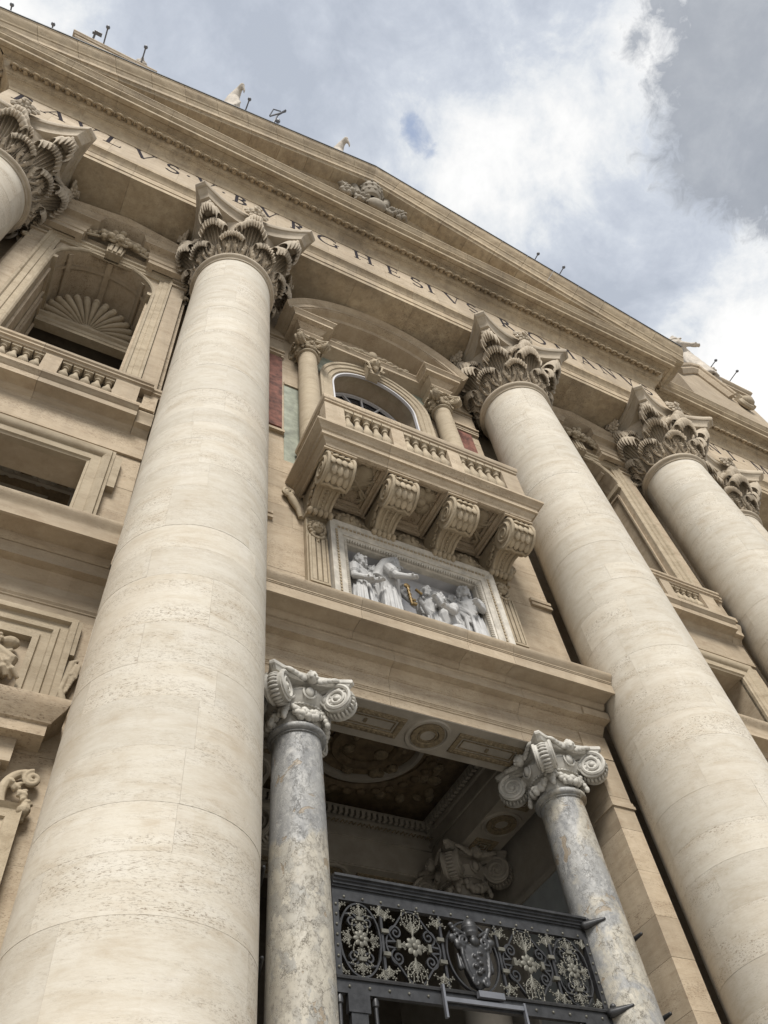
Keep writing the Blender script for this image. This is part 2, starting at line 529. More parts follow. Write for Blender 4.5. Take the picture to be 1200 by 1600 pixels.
    def obj(s, name, mat, parent=None, smooth=35, remesh=None, kind=None, org=None):
        o_ = ORG.get(parent.name if parent else None, Vector((0, 0, 0))) if org is None else org
        if o_.length > 0:
            s.v = [(v[0]-o_.x, v[1]-o_.y, v[2]-o_.z) for v in s.v]
        o = bpy.data.objects.new(name, s.mesh(name, mat, smooth))
        COL.objects.link(o)
        if parent:
            o.parent = parent
        ORG[o.name] = o_
        if remesh:
            md = o.modifiers.new('join', 'REMESH')
            md.mode = 'VOXEL'
            md.voxel_size = remesh
            md.use_smooth_shade = True
            sm = o.modifiers.new('soften', 'SMOOTH')
            sm.factor = 0.5
            sm.iterations = 1
        if kind:
            o['kind'] = kind
        return o


def thing(name, loc, label, cat, group=None):
    o = bpy.data.objects.new(name, None)
    o.location = loc
    COL.objects.link(o)
    o['label'] = label
    o['category'] = cat
    o['kind'] = 'thing'
    if group:
        o['group'] = group
    ORG[o.name] = Vector(loc)
    return o


def inst(me, name, parent, loc, rot=(0, 0, 0), sc=(1, 1, 1)):
    o = bpy.data.objects.new(name, me)
    COL.objects.link(o)
    o.parent = parent
    org = ORG[parent.name]
    o.location = Vector(loc)-org
    o.rotation_euler = rot
    o.scale = sc
    ORG[o.name] = org
    return o


def dup(root, loc, label, rotz=0, group=None):
    """copy a thing with its parts and sub-parts, sharing their meshes"""
    def cp(o, par):
        c = o.copy()
        COL.objects.link(c)
        c.parent = par
        for ch in o.children:
            cp(ch, c)
        return c
    c = cp(root, None)
    c.location = loc
    c.rotation_euler = (0, 0, rotz)
    c['label'] = label
    if group:
        c['group'] = group
    return c


def arc(cx, cz, rad, a0, a1, n, y):
    return [(cx+rad*math.cos(R_(a0+(a1-a0)*i/n)), y, cz+rad*math.sin(R_(a0+(a1-a0)*i/n))) for i in range(n+1)]


def stones(name, path, prof, N, L, mat, parent, gap=0.0035, m0=None, m1=None, smooth=35, jitter=0.25):
    """a moulding laid in separate stones with open joints; path corners are mitred"""
    P = [Vector(p) for p in path]
    N = Vector(N)
    out = []
    for i in range(len(P)-1):
        a, b = P[i], P[i+1]
        t = (b-a).normalized()
        o = t.cross(N)

        def mit(j):
            if j == 0:
                return m0 if m0 is not None else o
            if j == len(P)-1:
                return m1 if m1 is not None else o
            o1 = (P[j]-P[j-1]).normalized().cross(N)
            o2 = (P[j+1]-P[j]).normalized().cross(N)
            return (o1+o2)/(1+o1.dot(o2))
        ln = (b-a).length
        k = max(1, round(ln/L))
        cuts = [0]+[ln*(q+random.uniform(-jitter, jitter)*(k > 1))/k for q in range(1, k)]+[ln]
        for q in range(k):
            p0 = a+t*(cuts[q]+(gap if q else 0))
            p1 = a+t*(cuts[q+1]-(gap if q < k-1 else 0))
            g = G()
            g.sweep([p0, p1], prof, N, m0=mit(i) if q == 0 else o, m1=mit(i+1) if q == k-1 else o)
            out.append(g.obj(name, mat, parent, smooth))
    return out


def ashlar(parent, x0, x1, z0, z1, y0, y1, mat, cw=1.5, ch=0.75, name='stone', holes=()):
    """plain wall laid in courses; holes are (x0,x1,z0,z1) openings left free"""
    z = z0
    row = 0
    zs = [z0]
    while zs[-1] < z1-0.01:
        zs.append(min(z1, zs[-1]+ch*random.uniform(0.85, 1.15)))
    if len(zs) > 2 and zs[-1]-zs[-2] < ch*0.45:
        zs.pop(-2)
    for a, b in zip(zs, zs[1:]):
        spans = [(x0, x1)]
        for hx0, hx1, hz0, hz1 in holes:
            if hz0 < (a+b)/2 < hz1:
                ns = []
                for s0, s1 in spans:
                    if hx1 <= s0 or hx0 >= s1:
                        ns.append((s0, s1))
                        continue
                    if hx0 > s0:
                        ns.append((s0, hx0))
                    if hx1 < s1:
                        ns.append((hx1, s1))
                spans = ns
        for s0, s1 in spans:
            k = max(1, round((s1-s0)/cw))
            off = 0.25 if row % 2 else -0.25
            cuts = [s0]+[s0+(s1-s0)*(q+(off+random.uniform(-.15, .15))*(k > 1))/k for q in range(1, k)]+[s1]
            for q in range(k):
                e = 0.0014
                jy = random.uniform(-0.004, 0.004)
                G().box(cuts[q]+e, cuts[q+1]-e, y0+jy, y1, a+e, b-e).obj(name, mat, parent, 0)
        row += 1


XC = 7.66
CX = [-5.80, 2.05, 13.33, 21.20, 25.40]
CY = 9.37
ZSB, ZST = 3.40, 26.2      # shaft bottom / top
ARCH = 29.62
PODIUM = 2.0

# ================================================================ setting
def setting(o):
    o['kind'] = 'structure'
    return o


g = G()
g.add([(-400, -400, -1.6), (400, -400, -1.6), (400, 60, -1.6), (-400, 60, -1.6)], [(0, 1, 2, 3)])
setting(g.obj('ground', PAVE, None, 0))
NST = 20
for i in range(NST):
    y0 = 1.2+i*0.27
    z1 = -1.6+(PODIUM+1.6)*(i+1)/NST
    setting(G().box(-26, 46, y0, y0+0.27+0.02 if i < NST-1 else 18, -1.61, z1-0.002*0).obj('step', PAVE, None, 0)) if i < NST-1 else \
        setting(G().box(-26, 46, y0, 24, -1.61, PODIUM).obj('portico_floor', PAVE, None, 0))


# ================================================================ giant columns
def shaft_r(z):
    t = max(0, (z-ZSB)/(ZST-ZSB))
    return 1.40-0.16*t**1.7


def leaf_mesh(W, H, OUT, name, nf=9):
    """acanthus leaf: x across, -y outwards, z up; a pleated sheet whose fingers fan out from the stalk and curl over"""
    path = [(0.0, 0.0), (0.05, 0.12), (0.10, 0.25), (0.165, 0.38), (0.25, 0.52), (0.36, 0.65), (0.50, 0.77), (0.67, 0.87), (0.84, 0.925), (0.97, 0.92), (1.03, 0.85), (1.0, 0.77), (0.93, 0.73)]

    def P(v):
        q = min(max(v, 0), 1)*(len(path)-1)
        i = min(int(q), len(path)-2)
        f = q-i
        return (path[i][0]*(1-f)+path[i+1][0]*f), (path[i][1]*(1-f)+path[i+1][1]*f)
    nu, nv = nf*7, 26
    fr, bk = [], []
    for j in range(nv+1):
        v = j/nv
        o, z = P(v)
        o1, z1 = P(v-.03)
        o2, z2 = P(v+.03)
        tl = math.hypot((o2-o1)*OUT, (z2-z1)*H) or 1
        no, nz = (z2-z1)*H/tl, -(o2-o1)*OUT/tl
        gq = min(1, v/.62)
        grow = .34+.66*gq*gq*(3-2*gq)
        conv = 1-.26*max(0, (v-.66)/.34)**1.3
        for i in range(nu+1):
            u_ = -1+2*i/nu
            e = abs(u_)
            c = math.cos(u_*PI*nf)*(1 if nf % 2 else -1)
            lobe = .5+.5*c
            hs = 1-.22*e**2.2-.07*(1-lobe)*v*v
            os_ = 1-.20*e*e-.10*(1-lobe)*v
            x = u_*W*.5*grow*conv*(1-.10*(1-lobe)*v)
            pl = (.036+.024*v)*c*W+.03*W*math.exp(-(u_/.16)**2)
            if v > .8:
                pl += .05*W*lobe*(v-.8)/.2
            out = o*OUT*os_-.09*W*e*e*grow*(1-.5*v)
            fr.append((x, -(out+no*pl), z*H*hs+nz*pl))
            bk.append((x*.98, -(out+no*(pl-.06)), z*H*hs+nz*(pl-.06)))
    n1 = nu+1
    fs = [(j*n1+i, j*n1+i+1, (j+1)*n1+i+1, (j+1)*n1+i) for j in range(nv) for i in range(nu)]
    B = len(fr)
    g = G()
    rim = [i for i in range(n1)]+[j*n1+nu for j in range(1, nv+1)]+[nv*n1+i for i in range(nu-1, -1, -1)]+[j*n1 for j in range(nv-1, 0, -1)]
    g.add(fr+bk, fs+[(q[3]+B, q[2]+B, q[1]+B, q[0]+B) for q in fs]+[(rim[k], rim[(k+1) % len(rim)], rim[(k+1) % len(rim)]+B, rim[k]+B) for k in range(len(rim))])
    # smaller lobes that leave the edge on both sides and curl back round a dark eye
    for s in (-1, 1):
        for zz in (.16, .34, .50):
            for j in range(3):
                gx = W*(.20+.22*zz)
                pts = [(s*(gx-.05*W), -.02, H*(zz-.06+.03*j)), (s*(gx+.09*W+.03*W*j), -.05-OUT*.06, H*(zz+.01+.045*j)), (s*(gx+.14*W+.02*W*j), -.10-OUT*.12, H*(zz+.04+.05*j)), (s*(gx+.11*W), -.15-OUT*.14, H*(zz+.035+.045*j))]
                g.tube(pts, [W*.026, W*.040, W*.038, W*.022], 6)
    return g.mesh(name, CAPST, 50)


def spiral(c, r0, r1, turns, a0, n, e1, e2):
    """points of a spiral in the plane e1,e2 round c"""
    out = []
    for i in range(n+1):
        f = i/n
        rr = r0+(r1-r0)*f**0.8
        a = a0+turns*2*PI*f
        out.append(Vector(c)+Vector(e1)*rr*math.cos(a)+Vector(e2)*rr*math.sin(a))
    return out


def flower_geo(R, n=12, thick=0.12):
    """rosette facing -y"""
    g = G()
    for k in range(n):
        a = 2*PI*k/n
        rot = Matrix.Rotation(-a, 3, 'Y')
        g.ell(rot @ Vector((R*0.62, 0.02, 0)), (R*0.40, thick*0.55, R*0.19), 8, 6, rot)
        rot2 = Matrix.Rotation(-a-PI/n, 3, 'Y')
        g.ell(rot2 @ Vector((R*0.40, -0.05, 0)), (R*0.28, thick*0.5, R*0.13), 8, 6, rot2)
    g.ell((0, -thick*0.7, 0), (R*0.33, thick*0.9, R*0.33), 12, 8)
    g.tube([(R*0.25*math.cos(a), -thick*1.5, R*0.25*math.sin(a)) for a in [i*0.5 for i in range(10)]], R*0.09, 6)
    return g


def giant_column(x, y, label):
    root = thing('giant_column', (x, y, PODIUM), label, 'column', 'giant travertine columns of the facade')
    G().box(x-1.95, x+1.95, y-1.95, y+1.95, PODIUM, PODIUM+0.5).obj('plinth', SHAFT, root, 0)
    bp = []
    for c, rr, a in ((0.75, 1.72, 0.25), (1.22, 1.56, 0.16)):
        for k in range(9):
            an = -PI/2+PI*k/8
            bp.append((rr+a*0.95*math.cos(an), c+a*math.sin(an)))
        bp.append((rr-0.02, c+a+0.03))
    G().lathe([(0.5, 0.5)]+bp+[(1.46, 1.41), (0.5, 1.41)], (x, y, PODIUM), 64).obj('base', SHAFT, root, 40)
    core = G()
    core.lathe([(shaft_r(z)-0.004, z) for z in [ZSB+(ZST-ZSB)*i/16 for i in range(17)]], (x, y, 0), 72)
    core.obj('shaft', MORTAR, root, 40)
    # courses of curved blocks round the core
    z = ZSB
    rnd = random.Random(11)
    row = 0
    while z < ZST-0.05:
        h = rnd.choice((0.62, 0.8, 0.95, 1.1, 1.25, 0.7))
        if ZST-(z+h) < 0.5:
            h = ZST-z
        nb = rnd.choice((3, 4, 4, 5))
        a = rnd.uniform(0, 2*PI)
        cuts = [a+2*PI*(k+rnd.uniform(-.22, .22))/nb for k in range(nb)]
        cuts.append(cuts[0]+2*PI)
        for k in range(nb):
            dr = rnd.uniform(-0.001, 0.004)
            a0, a1 = cuts[k]+0.0009, cuts[k+1]-0.0009
            n = max(6, int((a1-a0)/(2*PI)*72))
            za, zb = z+0.0012, z+h-0.0012
            ls = []
            for zz, ins in ((za, 0.03), (za, 0.0), ((za+zb)/2, 0), (zb, 0), (zb, 0.03)):
                rr = shaft_r(zz)+dr-ins
                row_ = [(x+rr*math.cos(a0+(a1-a0)*i/n), y+rr*math.sin(a0+(a1-a0)*i/n), zz) for i in range(n+1)]
                ri = shaft_r(zz)-0.03
                row_ = [(x+ri*math.cos(a0), y+ri*math.sin(a0), zz)]+row_+[(x+ri*math.cos(a1), y+ri*math.sin(a1), zz)]
                ls.append(row_)
            G().loops(ls, closed=False, cap=False).obj('stone', SHAFT, root, 40)
        z += h
        row += 1
    # neck ring
    rt = shaft_r(ZST)
    pr = [(rt-0.05, ZST-0.16), (rt+0.035, ZST-0.15), (rt+0.04, ZST-0.10), (rt+0.05, ZST-0.06)]
    for k in range(9):
        an = -PI/2+PI*k/8
        pr.append((rt+0.06+0.085*math.cos(an), ZST+0.06+0.10*math.sin(an)))
    pr += [(rt-0.05, ZST+0.17)]
    G().lathe(pr, (x, y, 0), 72, cap=False).obj('neck_ring', CAPST, root, 40)
    # capital
    zb = ZST+0.15
    zt = ARCH-0.58
    bell = G().lathe([(1.10, zb), (1.18, zb+.8), (1.30, zb+1.6), (1.48, zb+2.3), (1.62, zt-0.08), (1.62, zt)], (x, y, 0), 48)
    cap = bell.obj('capital', CAPST, root, 40)
    lo = leaf_mesh(1.0, 1.36, 0.56, 'acanthus_leaf')
    hi = leaf_mesh(1.14, 2.2, 0.92, 'acanthus_leaf')
    top = leaf_mesh(0.84, 2.86, 0.92, 'acanthus_leaf', 7)
    sm = leaf_mesh(0.55, 1.25, 0.45, 'acanthus_leaf', 7)
    horn = leaf_mesh(0.84, 2.84, 1.32, 'acanthus_leaf', 7)
    for k in range(8):
        a = PI/4*k
        for me, aa, rr, zz in ((hi, a, 1.14, zb), (lo, a+PI/8, 1.16, zb)):
            inst(me, 'acanthus_leaf', cap, (x+rr*math.cos(aa-PI/2), y+rr*math.sin(aa-PI/2), zz), (0, 0, aa))
        # leaves from which the corner scrolls and the flowers spring
        if k % 2:
            inst(horn, 'acanthus_leaf', cap, (x+1.16*math.cos(a-PI/2), y+1.16*math.sin(a-PI/2), zb+.12), (0, 0, a))
        else:
            for sd in (-.2, .2):
                inst(sm, 'acanthus_leaf', cap, (x+1.26*math.cos(a+sd-PI/2), y+1.26*math.sin(a+sd-PI/2), zb+1.25), (0, 0, a+sd*1.5))
            inst(top, 'acanthus_leaf', cap, (x+1.14*math.cos(a-PI/2), y+1.14*math.sin(a-PI/2), zb+.10), (0, 0, a))
    # corner scrolls with a long leaf under each
    vg = G()
    pts = [(0, 1.20, zb+1.55), (0, 1.30, zb+2.0), (0, 1.50, zb+2.38), (0, 1.80, zb+2.66), (0, 2.10, zb+2.80)]
    cv = Vector((0, 2.20, zb+2.52))
    pts += [tuple(p) for p in spiral(cv, 0.29, 0.05, -1.6, PI*0.52, 22, (0, 1, 0), (0, 0, 1))]
    vg.tube(pts, 1.0, flat=(0.04, 0.13), N=(1, 0, 0))
    for sx in (-1, 1):
        vg.tube([(sx*0.13, p[1]*1.0, p[2]) for p in pts], 0.06, 6)
    vg.ell((0, cv.y, cv.z), (0.17, 0.09, 0.09), 10, 6)
    for sx in (-1, 1):
        # smaller inner helix under the abacus flower
        hp = [(sx*0.55, 1.28, zb+1.75), (sx*0.70, 1.33, zb+2.2), (sx*0.86, 1.36, zb+2.5)]
        vg.tube(hp, [0.07, 0.06, 0.05], 6)
        vg.tube([Vector(p)+Vector((sx*0.02, 0.04, 0)) for p in spiral((sx*0.98, 1.36, zb+2.50), 0.13, 0.03, 1.5*sx, PI*(1 if sx > 0 else 0), 16, (1, 0, 0), (0, 0, 1))], 0.045, 6)
    vme = vg.mesh('scroll', CAPST, 50)
    for k in range(4):
        inst(vme, 'scroll', cap, (x, y, 0), (0, 0, PI/4+PI/2*k))
    # abacus with hollow sides
    cor, sag = 2.25, 0.47

    def outline(s):
        pts = []
        for k in range(4):
            an = PI/2*k
            for i in range(13):
                f = -1+2*i/12
                px_ = f*(cor-0.26)
                py_ = -(cor-sag*(1-f*f))
                pts.append((x+s*(px_*math.cos(an)-py_*math.sin(an)), y+s*(px_*math.sin(an)+py_*math.cos(an))))
        return pts
    ab = G()
    ab.loops([[(p[0], p[1], z) for p in outline(s)] for s, z in ((0.86, zt-0.04), (0.875, zt+0.10), (0.90, zt+0.22), (0.94, zt+0.29), (0.945, zt+0.32), (0.975, zt+0.325), (1.0, zt+0.40), (1.0, zt+0.50), (0.985, ARCH-0.004))])
    ab.obj('abacus', CAPST, cap, 30)
    fm = flower_geo(0.47).mesh('flower', CAPST, 50)
    for k in range(4):
        an = PI/2*k
        inst(fm, 'flower', cap, (x+1.98*math.sin(an), y-1.98*math.cos(an), ARCH-0.22), (0, 0, an))
    return root


col0 = giant_column(CX[1], CY, 'giant pale travertine column left of the balcony, the largest and nearest one')
dup(col0, (CX[0], CY, PODIUM), 'giant column cut by the left edge, only its capital and shaft top showing', PI/2)
dup(col0, (CX[2], CY, PODIUM), 'giant travertine column just right of the balcony, behind the balcony corner', PI)
dup(col0, (CX[3], CY, PODIUM), 'giant column at the right beneath the end of the pediment', -PI/2)
dup(col0, (CX[4], CY+1.25, PODIUM), 'giant column set back beyond the pediment end, only its capital showing', PI/2)

# ================================================================ main entablature and pediment
ZV = Vector((0, 0, 1))
NV = Vector((0, -1, 0))
XL, XR = -7.15, 22.45
YF = 8.12
ent = thing('entablature', (XC, YF, ARCH), 'main entablature with dark inlaid Latin letters running above the giant columns', 'entablature')
back = -2.6      # solid back to the wall


def run_ent(parent, path, L, ends=True):
    A = ARCH
    stones('architrave_stone', path, [(back, A), (0, A), (0, A+.27), (-.02, A+.28), (-.02, A+.30), (.03, A+.31), (.03, A+.74), (.05, A+.76), (.06, A+.82), (.12, A+.92), (.19, A+1.0), (.22, A+1.02), (.22, A+1.24), (back, A+1.24)], ZV, L, WEATH, parent)
    fr = stones('frieze_stone', path, [(back, A+1.243), (.07, A+1.243), (.07, A+3.75), (back, A+3.75)], ZV, L*0.8, TRAV, parent)
    stones('bed_mould_stone', path, [(back, A+3.753), (.09, A+3.753), (.11, A+3.80), (.14, A+3.95), (.24, A+4.12), (.33, A+4.22), (.37, A+4.23), (.37, A+4.30), (.42, A+4.305), (.42, A+4.42), (.46, A+4.425), (.50, A+4.46), (.63, A+4.72), (.69, A+4.90), (.73, A+4.92), (.73, A+5.02), (.79, A+5.025), (.79, A+5.16), (back, A+5.16)], ZV, L, WEATH, parent)
    stones('cornice_stone', path, [(back, A+5.163), (1.02, A+5.163), (1.05, A+5.12), (1.20, A+5.12), (1.22, A+5.14), (1.22, A+5.40), (1.27, A+5.42), (1.33, A+5.46), (1.36, A+5.48), (1.36, A+5.60), (1.40, A+5.64), (1.44, A+5.74), (1.50, A+5.82), (1.52, A+5.84), (1.52, A+5.92), (back, A+5.96)], ZV, L*0.7, WEATH, parent)
    return fr


run_ent(ent, [(XL, YF+2.2, 0), (XL, YF, 0), (XR, YF, 0), (XR, YF+2.2, 0)], 2.6)
# egg and dart: every egg and dart carved on its own
eg = G()
eg.ell((0, -0.02, 0), (0.105, 0.13, 0.22), 10, 8)
eg.tube([(0.158*math.cos(a), -0.05, 0.26*math.sin(a)) for a in [R_(-215+i*250/12) for i in range(13)]], 0.038, 5)
eme = eg.mesh('egg', WEATH, 50)
dt = G()
dt.loops([[(-.012, -.02, -.22), (.012, -.02, -.22), (.012, .03, -.22), (-.012, .03, -.22)], [(-.05, -.07, -.02), (.05, -.07, -.02), (.05, .03, -.02), (-.05, .03, -.02)], [(-.015, -.04, .2), (.015, -.04, .2), (.015, .03, .2), (-.015, .03, .2)]])
dme = dt.mesh('dart', WEATH, 0)
eggp = G().box(XL-.40, XR+.40, YF-.40, YF+1, ARCH+4.44, ARCH+4.46).obj('egg_and_dart', WEATH, ent, 0)
ne = 80
for i in range(ne):
    x = XL-.42+(XR-XL+.84)*(i+0.5)/ne
    inst(eme, 'egg', eggp, (x, YF-.60, ARCH+4.66), (R_(-34), 0, 0))
    if i < ne-1:
        inst(dme, 'dart', eggp, (x+(XR-XL+.84)/ne/2, YF-.62, ARCH+4.66), (R_(-34), 0, 0))
for i in range(4):
    for sx, xx in ((-1, XL-.585), (1, XR+.585)):
        inst(eme, 'egg', eggp, (xx, YF-.2+i*0.38, ARCH+4.68), (R_(-24), 0, R_(90*sx)))


# letters: strokes as polygons in a unit em (cap height 1), thick and thin strokes with serifs
def letter_geo(ch):
    polys = []
    T, t, s = 0.13, 0.034, 0.03

    def bar(x0, z0, x1, z1, w):
        a, b = Vector((x0, z0)), Vector((x1, z1))
        n = Vector((-(b-a).y, (b-a).x)).normalized()*w/2
        polys.append([a-n, b-n, b+n, a+n])

    def ser(x, z, w=0.13):
        polys.append([Vector((x-w, z-s/2)), Vector((x+w, z-s/2)), Vector((x+w, z+s/2)), Vector((x-w, z+s/2))])

    def ring(cx, cz, rx, rz, a0, a1, thick=T, thin=t, n=16):
        for i in range(n):
            q = []
            for f, sg in ((i, 1), (i+1, 1), (i+1, -1), (i, -1)):
                a = R_(a0+(a1-a0)*f/n)
                w = thin+(thick-thin)*abs(math.cos(a))
                q.append(Vector((cx+(rx+sg*w/2)*math.cos(a), cz+(rz+sg*w/2)*math.sin(a))))
            polys.append(q)
    h = s/2
    if ch == 'P':
        bar(.14, 0, .14, 1, T); ser(.14, h, .16); ser(.10, 1-h, .12); ring(.22, .74, .26, .235, -90, 90); bar(.14, .975, .24, .975, t); bar(.14, .505, .24, .505, t); w = .56
    elif ch == 'A':
        bar(.08, 0, .40, 1, t); bar(.72, 0, .40, 1, T); ser(.08, h, .10); ser(.72, h, .13); bar(.20, .36, .60, .36, t); w = .82
    elif ch == 'V':
        bar(.08, 1, .40, 0, T); bar(.72, 1, .40, 0, t); ser(.08, 1-h, .13); ser(.72, 1-h, .10); w = .80
    elif ch == 'L':
        bar(.14, 0, .14, 1, T); ser(.14, 1-h, .14); ser(.12, h, .14); bar(.1, h, .60, h, t); bar(.58, 0, .60, .2, t); w = .62
    elif ch == 'S':
        ring(.29, .755, .20, .22, 20, 262, .10, .07); ring(.29, .255, .22, .235, -160, 82, .10, .07); bar(.27, .535, .32, .49, .13); w = .56
    elif ch == 'B':
        bar(.14, 0, .14, 1, T); ser(.10, h, .11); ser(.10, 1-h, .11); ring(.22, .765, .22, .21, -90, 90); ring(.22, .275, .28, .25, -90, 90); bar(.12, .975, .24, .975, t); bar(.12, .54, .24, .54, t); bar(.12, .025, .24, .025, t); w = .60
    elif ch == 'R':
        bar(.14, 0, .14, 1, T); ser(.14, h, .15); ser(.10, 1-h, .11); ring(.22, .755, .25, .22, -90, 90); bar(.14, .975, .24, .975, t); bar(.14, .535, .26, .535, t); bar(.28, .53, .64, 0, T); ser(.68, h, .09); w = .72
    elif ch == 'G':
        ring(.46, .5, .42, .475, 40, 325); bar(.80, .05, .80, .42, T*.8); ser(.80, .43, .13); bar(.78, .66, .80, .86, t); w = .92
    elif ch == 'C':
        ring(.46, .5, .42, .475, 40, 320); bar(.78, .66, .80, .86, t); w = .86
    elif ch == 'O':
        ring(.48, .5, .42, .475, 0, 360, n=28); w = .96
    elif ch == 'D':
        bar(.14, 0, .14, 1, T); ser(.10, h, .1); ser(.10, 1-h, .1); ring(.24, .5, .44, .475, -90, 90, n=20); bar(.12, .975, .26, .975, t); bar(.12, .025, .26, .025, t); w = .76
    elif ch == 'H':
        bar(.14, 0, .14, 1, T); bar(.74, 0, .74, 1, T); bar(.14, .52, .74, .52, t)
        for x in (.14, .74):
            ser(x, h, .15); ser(x, 1-h, .15)
        w = .88
    elif ch == 'E':
        bar(.14, 0, .14, 1, T); ser(.12, h, .12); ser(.12, 1-h, .12); bar(.1, 1-h, .54, 1-h, t); bar(.14, .52, .46, .52, t); bar(.1, h, .56, h, t); bar(.53, .82, .54, 1, t); bar(.55, 0, .57, .18, t); bar(.46, .44, .46, .6, t); w = .6
    elif ch == 'I':
        bar(.14, 0, .14, 1, T); ser(.14, h, .16); ser(.14, 1-h, .16); w = .28
    elif ch == 'T':
        bar(.34, 0, .34, 1, T); ser(.34, h, .15); bar(.02, 1-h, .66, 1-h, t); bar(.03, .82, .03, 1, t); bar(.65, .82, .65, 1, t); w = .68
    elif ch == 'N':
        bar(.10, 0, .10, 1, t); bar(.10, 1, .72, 0, T); bar(.72, 0, .72, 1, t); ser(.10, h, .12); ser(.06, 1-h, .12); ser(.72, 1-h, .12); w = .82
    elif ch == 'M':
        bar(.12, 0, .18, 1, t); bar(.18, 1, .52, 0, T); bar(.52, 0, .86, 1, t); bar(.86, 1, .92, 0, T); ser(.12, h, .12); ser(.92, h, .13); w = 1.02
    elif ch == 'X':
        bar(.08, 1, .70, 0, T); bar(.08, 0, .70, 1, t); ser(.08, 1-h, .12); ser(.70, 1-h, .1); ser(.08, h, .1); ser(.70, h, .12); w = .78
    else:
        polys.append([Vector((.05, .5)), Vector((.12, .42)), Vector((.19, .5)), Vector((.12, .58))]); w = .24
    return polys, w


def put_text(parent, txt, centre, y, z, hgt, positions=None, pitch=None, mat=INK, dep=0.012, sx=1.0):
    for i, ch in enumerate(txt):
        if ch == ' ':
            continue
        polys, w = letter_geo(ch)
        x0 = positions[i]-w*hgt*sx/2
        g = G()
        for k, p in enumerate(polys):
            e = 0.0006*(k % 7)       # crossing strokes never share a plane
            g.prism([(x0+q[0]*hgt*sx, z+q[1]*hgt) for q in p], 'y', y-dep-e, y+0.01)
        g.obj('letter', mat, parent, 0)


fz = G().box(XL+.05, XR-.05, YF-.05, YF+.5, ARCH+1.26, ARCH+3.70).obj('inscription', TRAV, ent, 0)
TXT = 'PAVLVS.V.BVRGHESIVS.ROMANVS'
KX = {0: -6.6, 1: -5.48, 2: -4.40, 3: -3.37, 4: -2.24, 5: -1.17, 6: -.55, 7: .15, 8: .85, 9: 1.54, 10: 2.72, 11: 3.98, 12: 5.28, 13: 6.85, 14: 8.24, 15: 9.36, 16: 10.02, 17: 11.14, 18: 12.13, 19: 12.8, 20: 13.9, 21: 15.5, 22: 17.0, 23: 18.25, 24: 19.45, 25: 20.7, 26: 21.75}
put_text(fz, TXT, XC, YF-.07, 32.34, 1.0, [KX[i] for i in range(len(TXT))])

# pediment
APX, COR = Vector((XC, 0, 43.55)), Vector((24.25, 0, 36.22))
COL_ = Vector((2*XC-24.25, 0, 36.22))
ped = thing('pediment', (XC, 7, 35.6), 'low triangular pediment with raking cornice at the top of the facade', 'pediment')
rk = [(0.0, -6.20), (-.10, -6.19), (-.13, -6.22), (-.20, -6.24), (-.36, -6.30), (-.50, -6.42), (-.58, -6.47), (-.62, -6.47), (-.66, -6.52), (-.72, -6.53), (-.80, -6.60), (-.86, -6.62), (-1.18, -6.62), (-1.20, -6.68), (-1.28, -6.73), (-1.34, -6.75), (-1.36, -6.82), (-1.36, -7.42), (-1.42, -7.44), (-1.52, -7.50), (-1.70, -7.72), (-1.78, -7.76), (-1.78, -7.82), (-1.95, -7.90), (-2.05, -8.04), (-2.05, -8.6), (0, -8.6)]
rk = [(a, -b*-1.0) for a, b in rk]
rk = [(a, b) for a, b in rk]
th = math.atan2(APX.z-COR.z, COR.x-APX.x)
vm = Vector((0, 0, 1/math.cos(th)))
o1 = (APX-COR).normalized().cross(NV)
o2 = (COL_-APX).normalized().cross(NV)
mA = (o1+o2)/(1+o1.dot(o2))


def rake(p, q, oo, tip0, tip1):
    k = 12
    core = G()
    core.sweep([p+(q-p)*.13, q], [(-.3, -6.7), (-1.2, -6.9), (-1.2, -8.5), (-.3, -8.5)], NV, m0=oo, m1=tip1) if tip1 is not vm else core.sweep([p, q-(q-p)*.13], [(-.3, -6.7), (-1.2, -6.9), (-1.2, -8.5), (-.3, -8.5)], NV, m0=tip0, m1=oo)
    core.obj('raking_core', WEATH, ped, 0)
    for i in range(k):
        a = p+(q-p)*(i/k)
        b = p+(q-p)*((i+1)/k)
        t = (q-p).normalized()
        a2 = a+t*(0.006 if i else 0)
        b2 = b-t*(0.006 if i < k-1 else 0)
        g = G()
        g.sweep([a2, b2], rk, NV, m0=(tip0 if i == 0 else oo), m1=(tip1 if i == k-1 else oo))
        # the sweep puts b along N=(0,-1,0): y = -b, so profile b values are -y
        g.v = [(v[0], v[1], max(v[2], ARCH+5.62)) for v in g.v]
        g.obj('raking_cornice_stone', WEATH, ped, 35)
        f = G()
        f.sweep([a2, b2], [(0.004, -6.16), (0.05, -6.15), (0.05, -8.6), (0.004, -8.6)], NV, m0=(tip0 if i == 0 else oo), m1=(tip1 if i == k-1 else oo))
        f.obj('lead_flashing', LEAD, ped, 0)


rake(COR, APX, o1, vm, mA)
rake(APX, COL_, o2, mA, vm)
tn = 8
for i in range(tn):
    xa = -8+(31.3)*i/tn
    xb = -8+(31.3)*(i+1)/tn

    def zt_(x):
        return 43.55-abs(x-XC)*math.tan(th)-1.2
    poly = [(xa+.004, ARCH+5.9), (xb-.004, ARCH+5.9), (xb-.004, max(zt_(xb), ARCH+5.92))]
    if xa < XC < xb:
        poly.append((XC, zt_(XC)))
    poly.append((xa+.004, max(zt_(xa), ARCH+5.92)))
    G().prism(poly, 'y', 8.05, 8.5).obj('tympanum_stone', WEATH, ped, 0)
# carved leaf run along the foot of the tympanum
lv = G()
for i in range(46):
    x = -2.5+20.3*i/45
    lv.ell((x, 7.75, ARCH+6.02), (0.17, 0.14, 0.16), 8, 5)
lv.obj('leaf_moulding', WEATH, ped, 40)

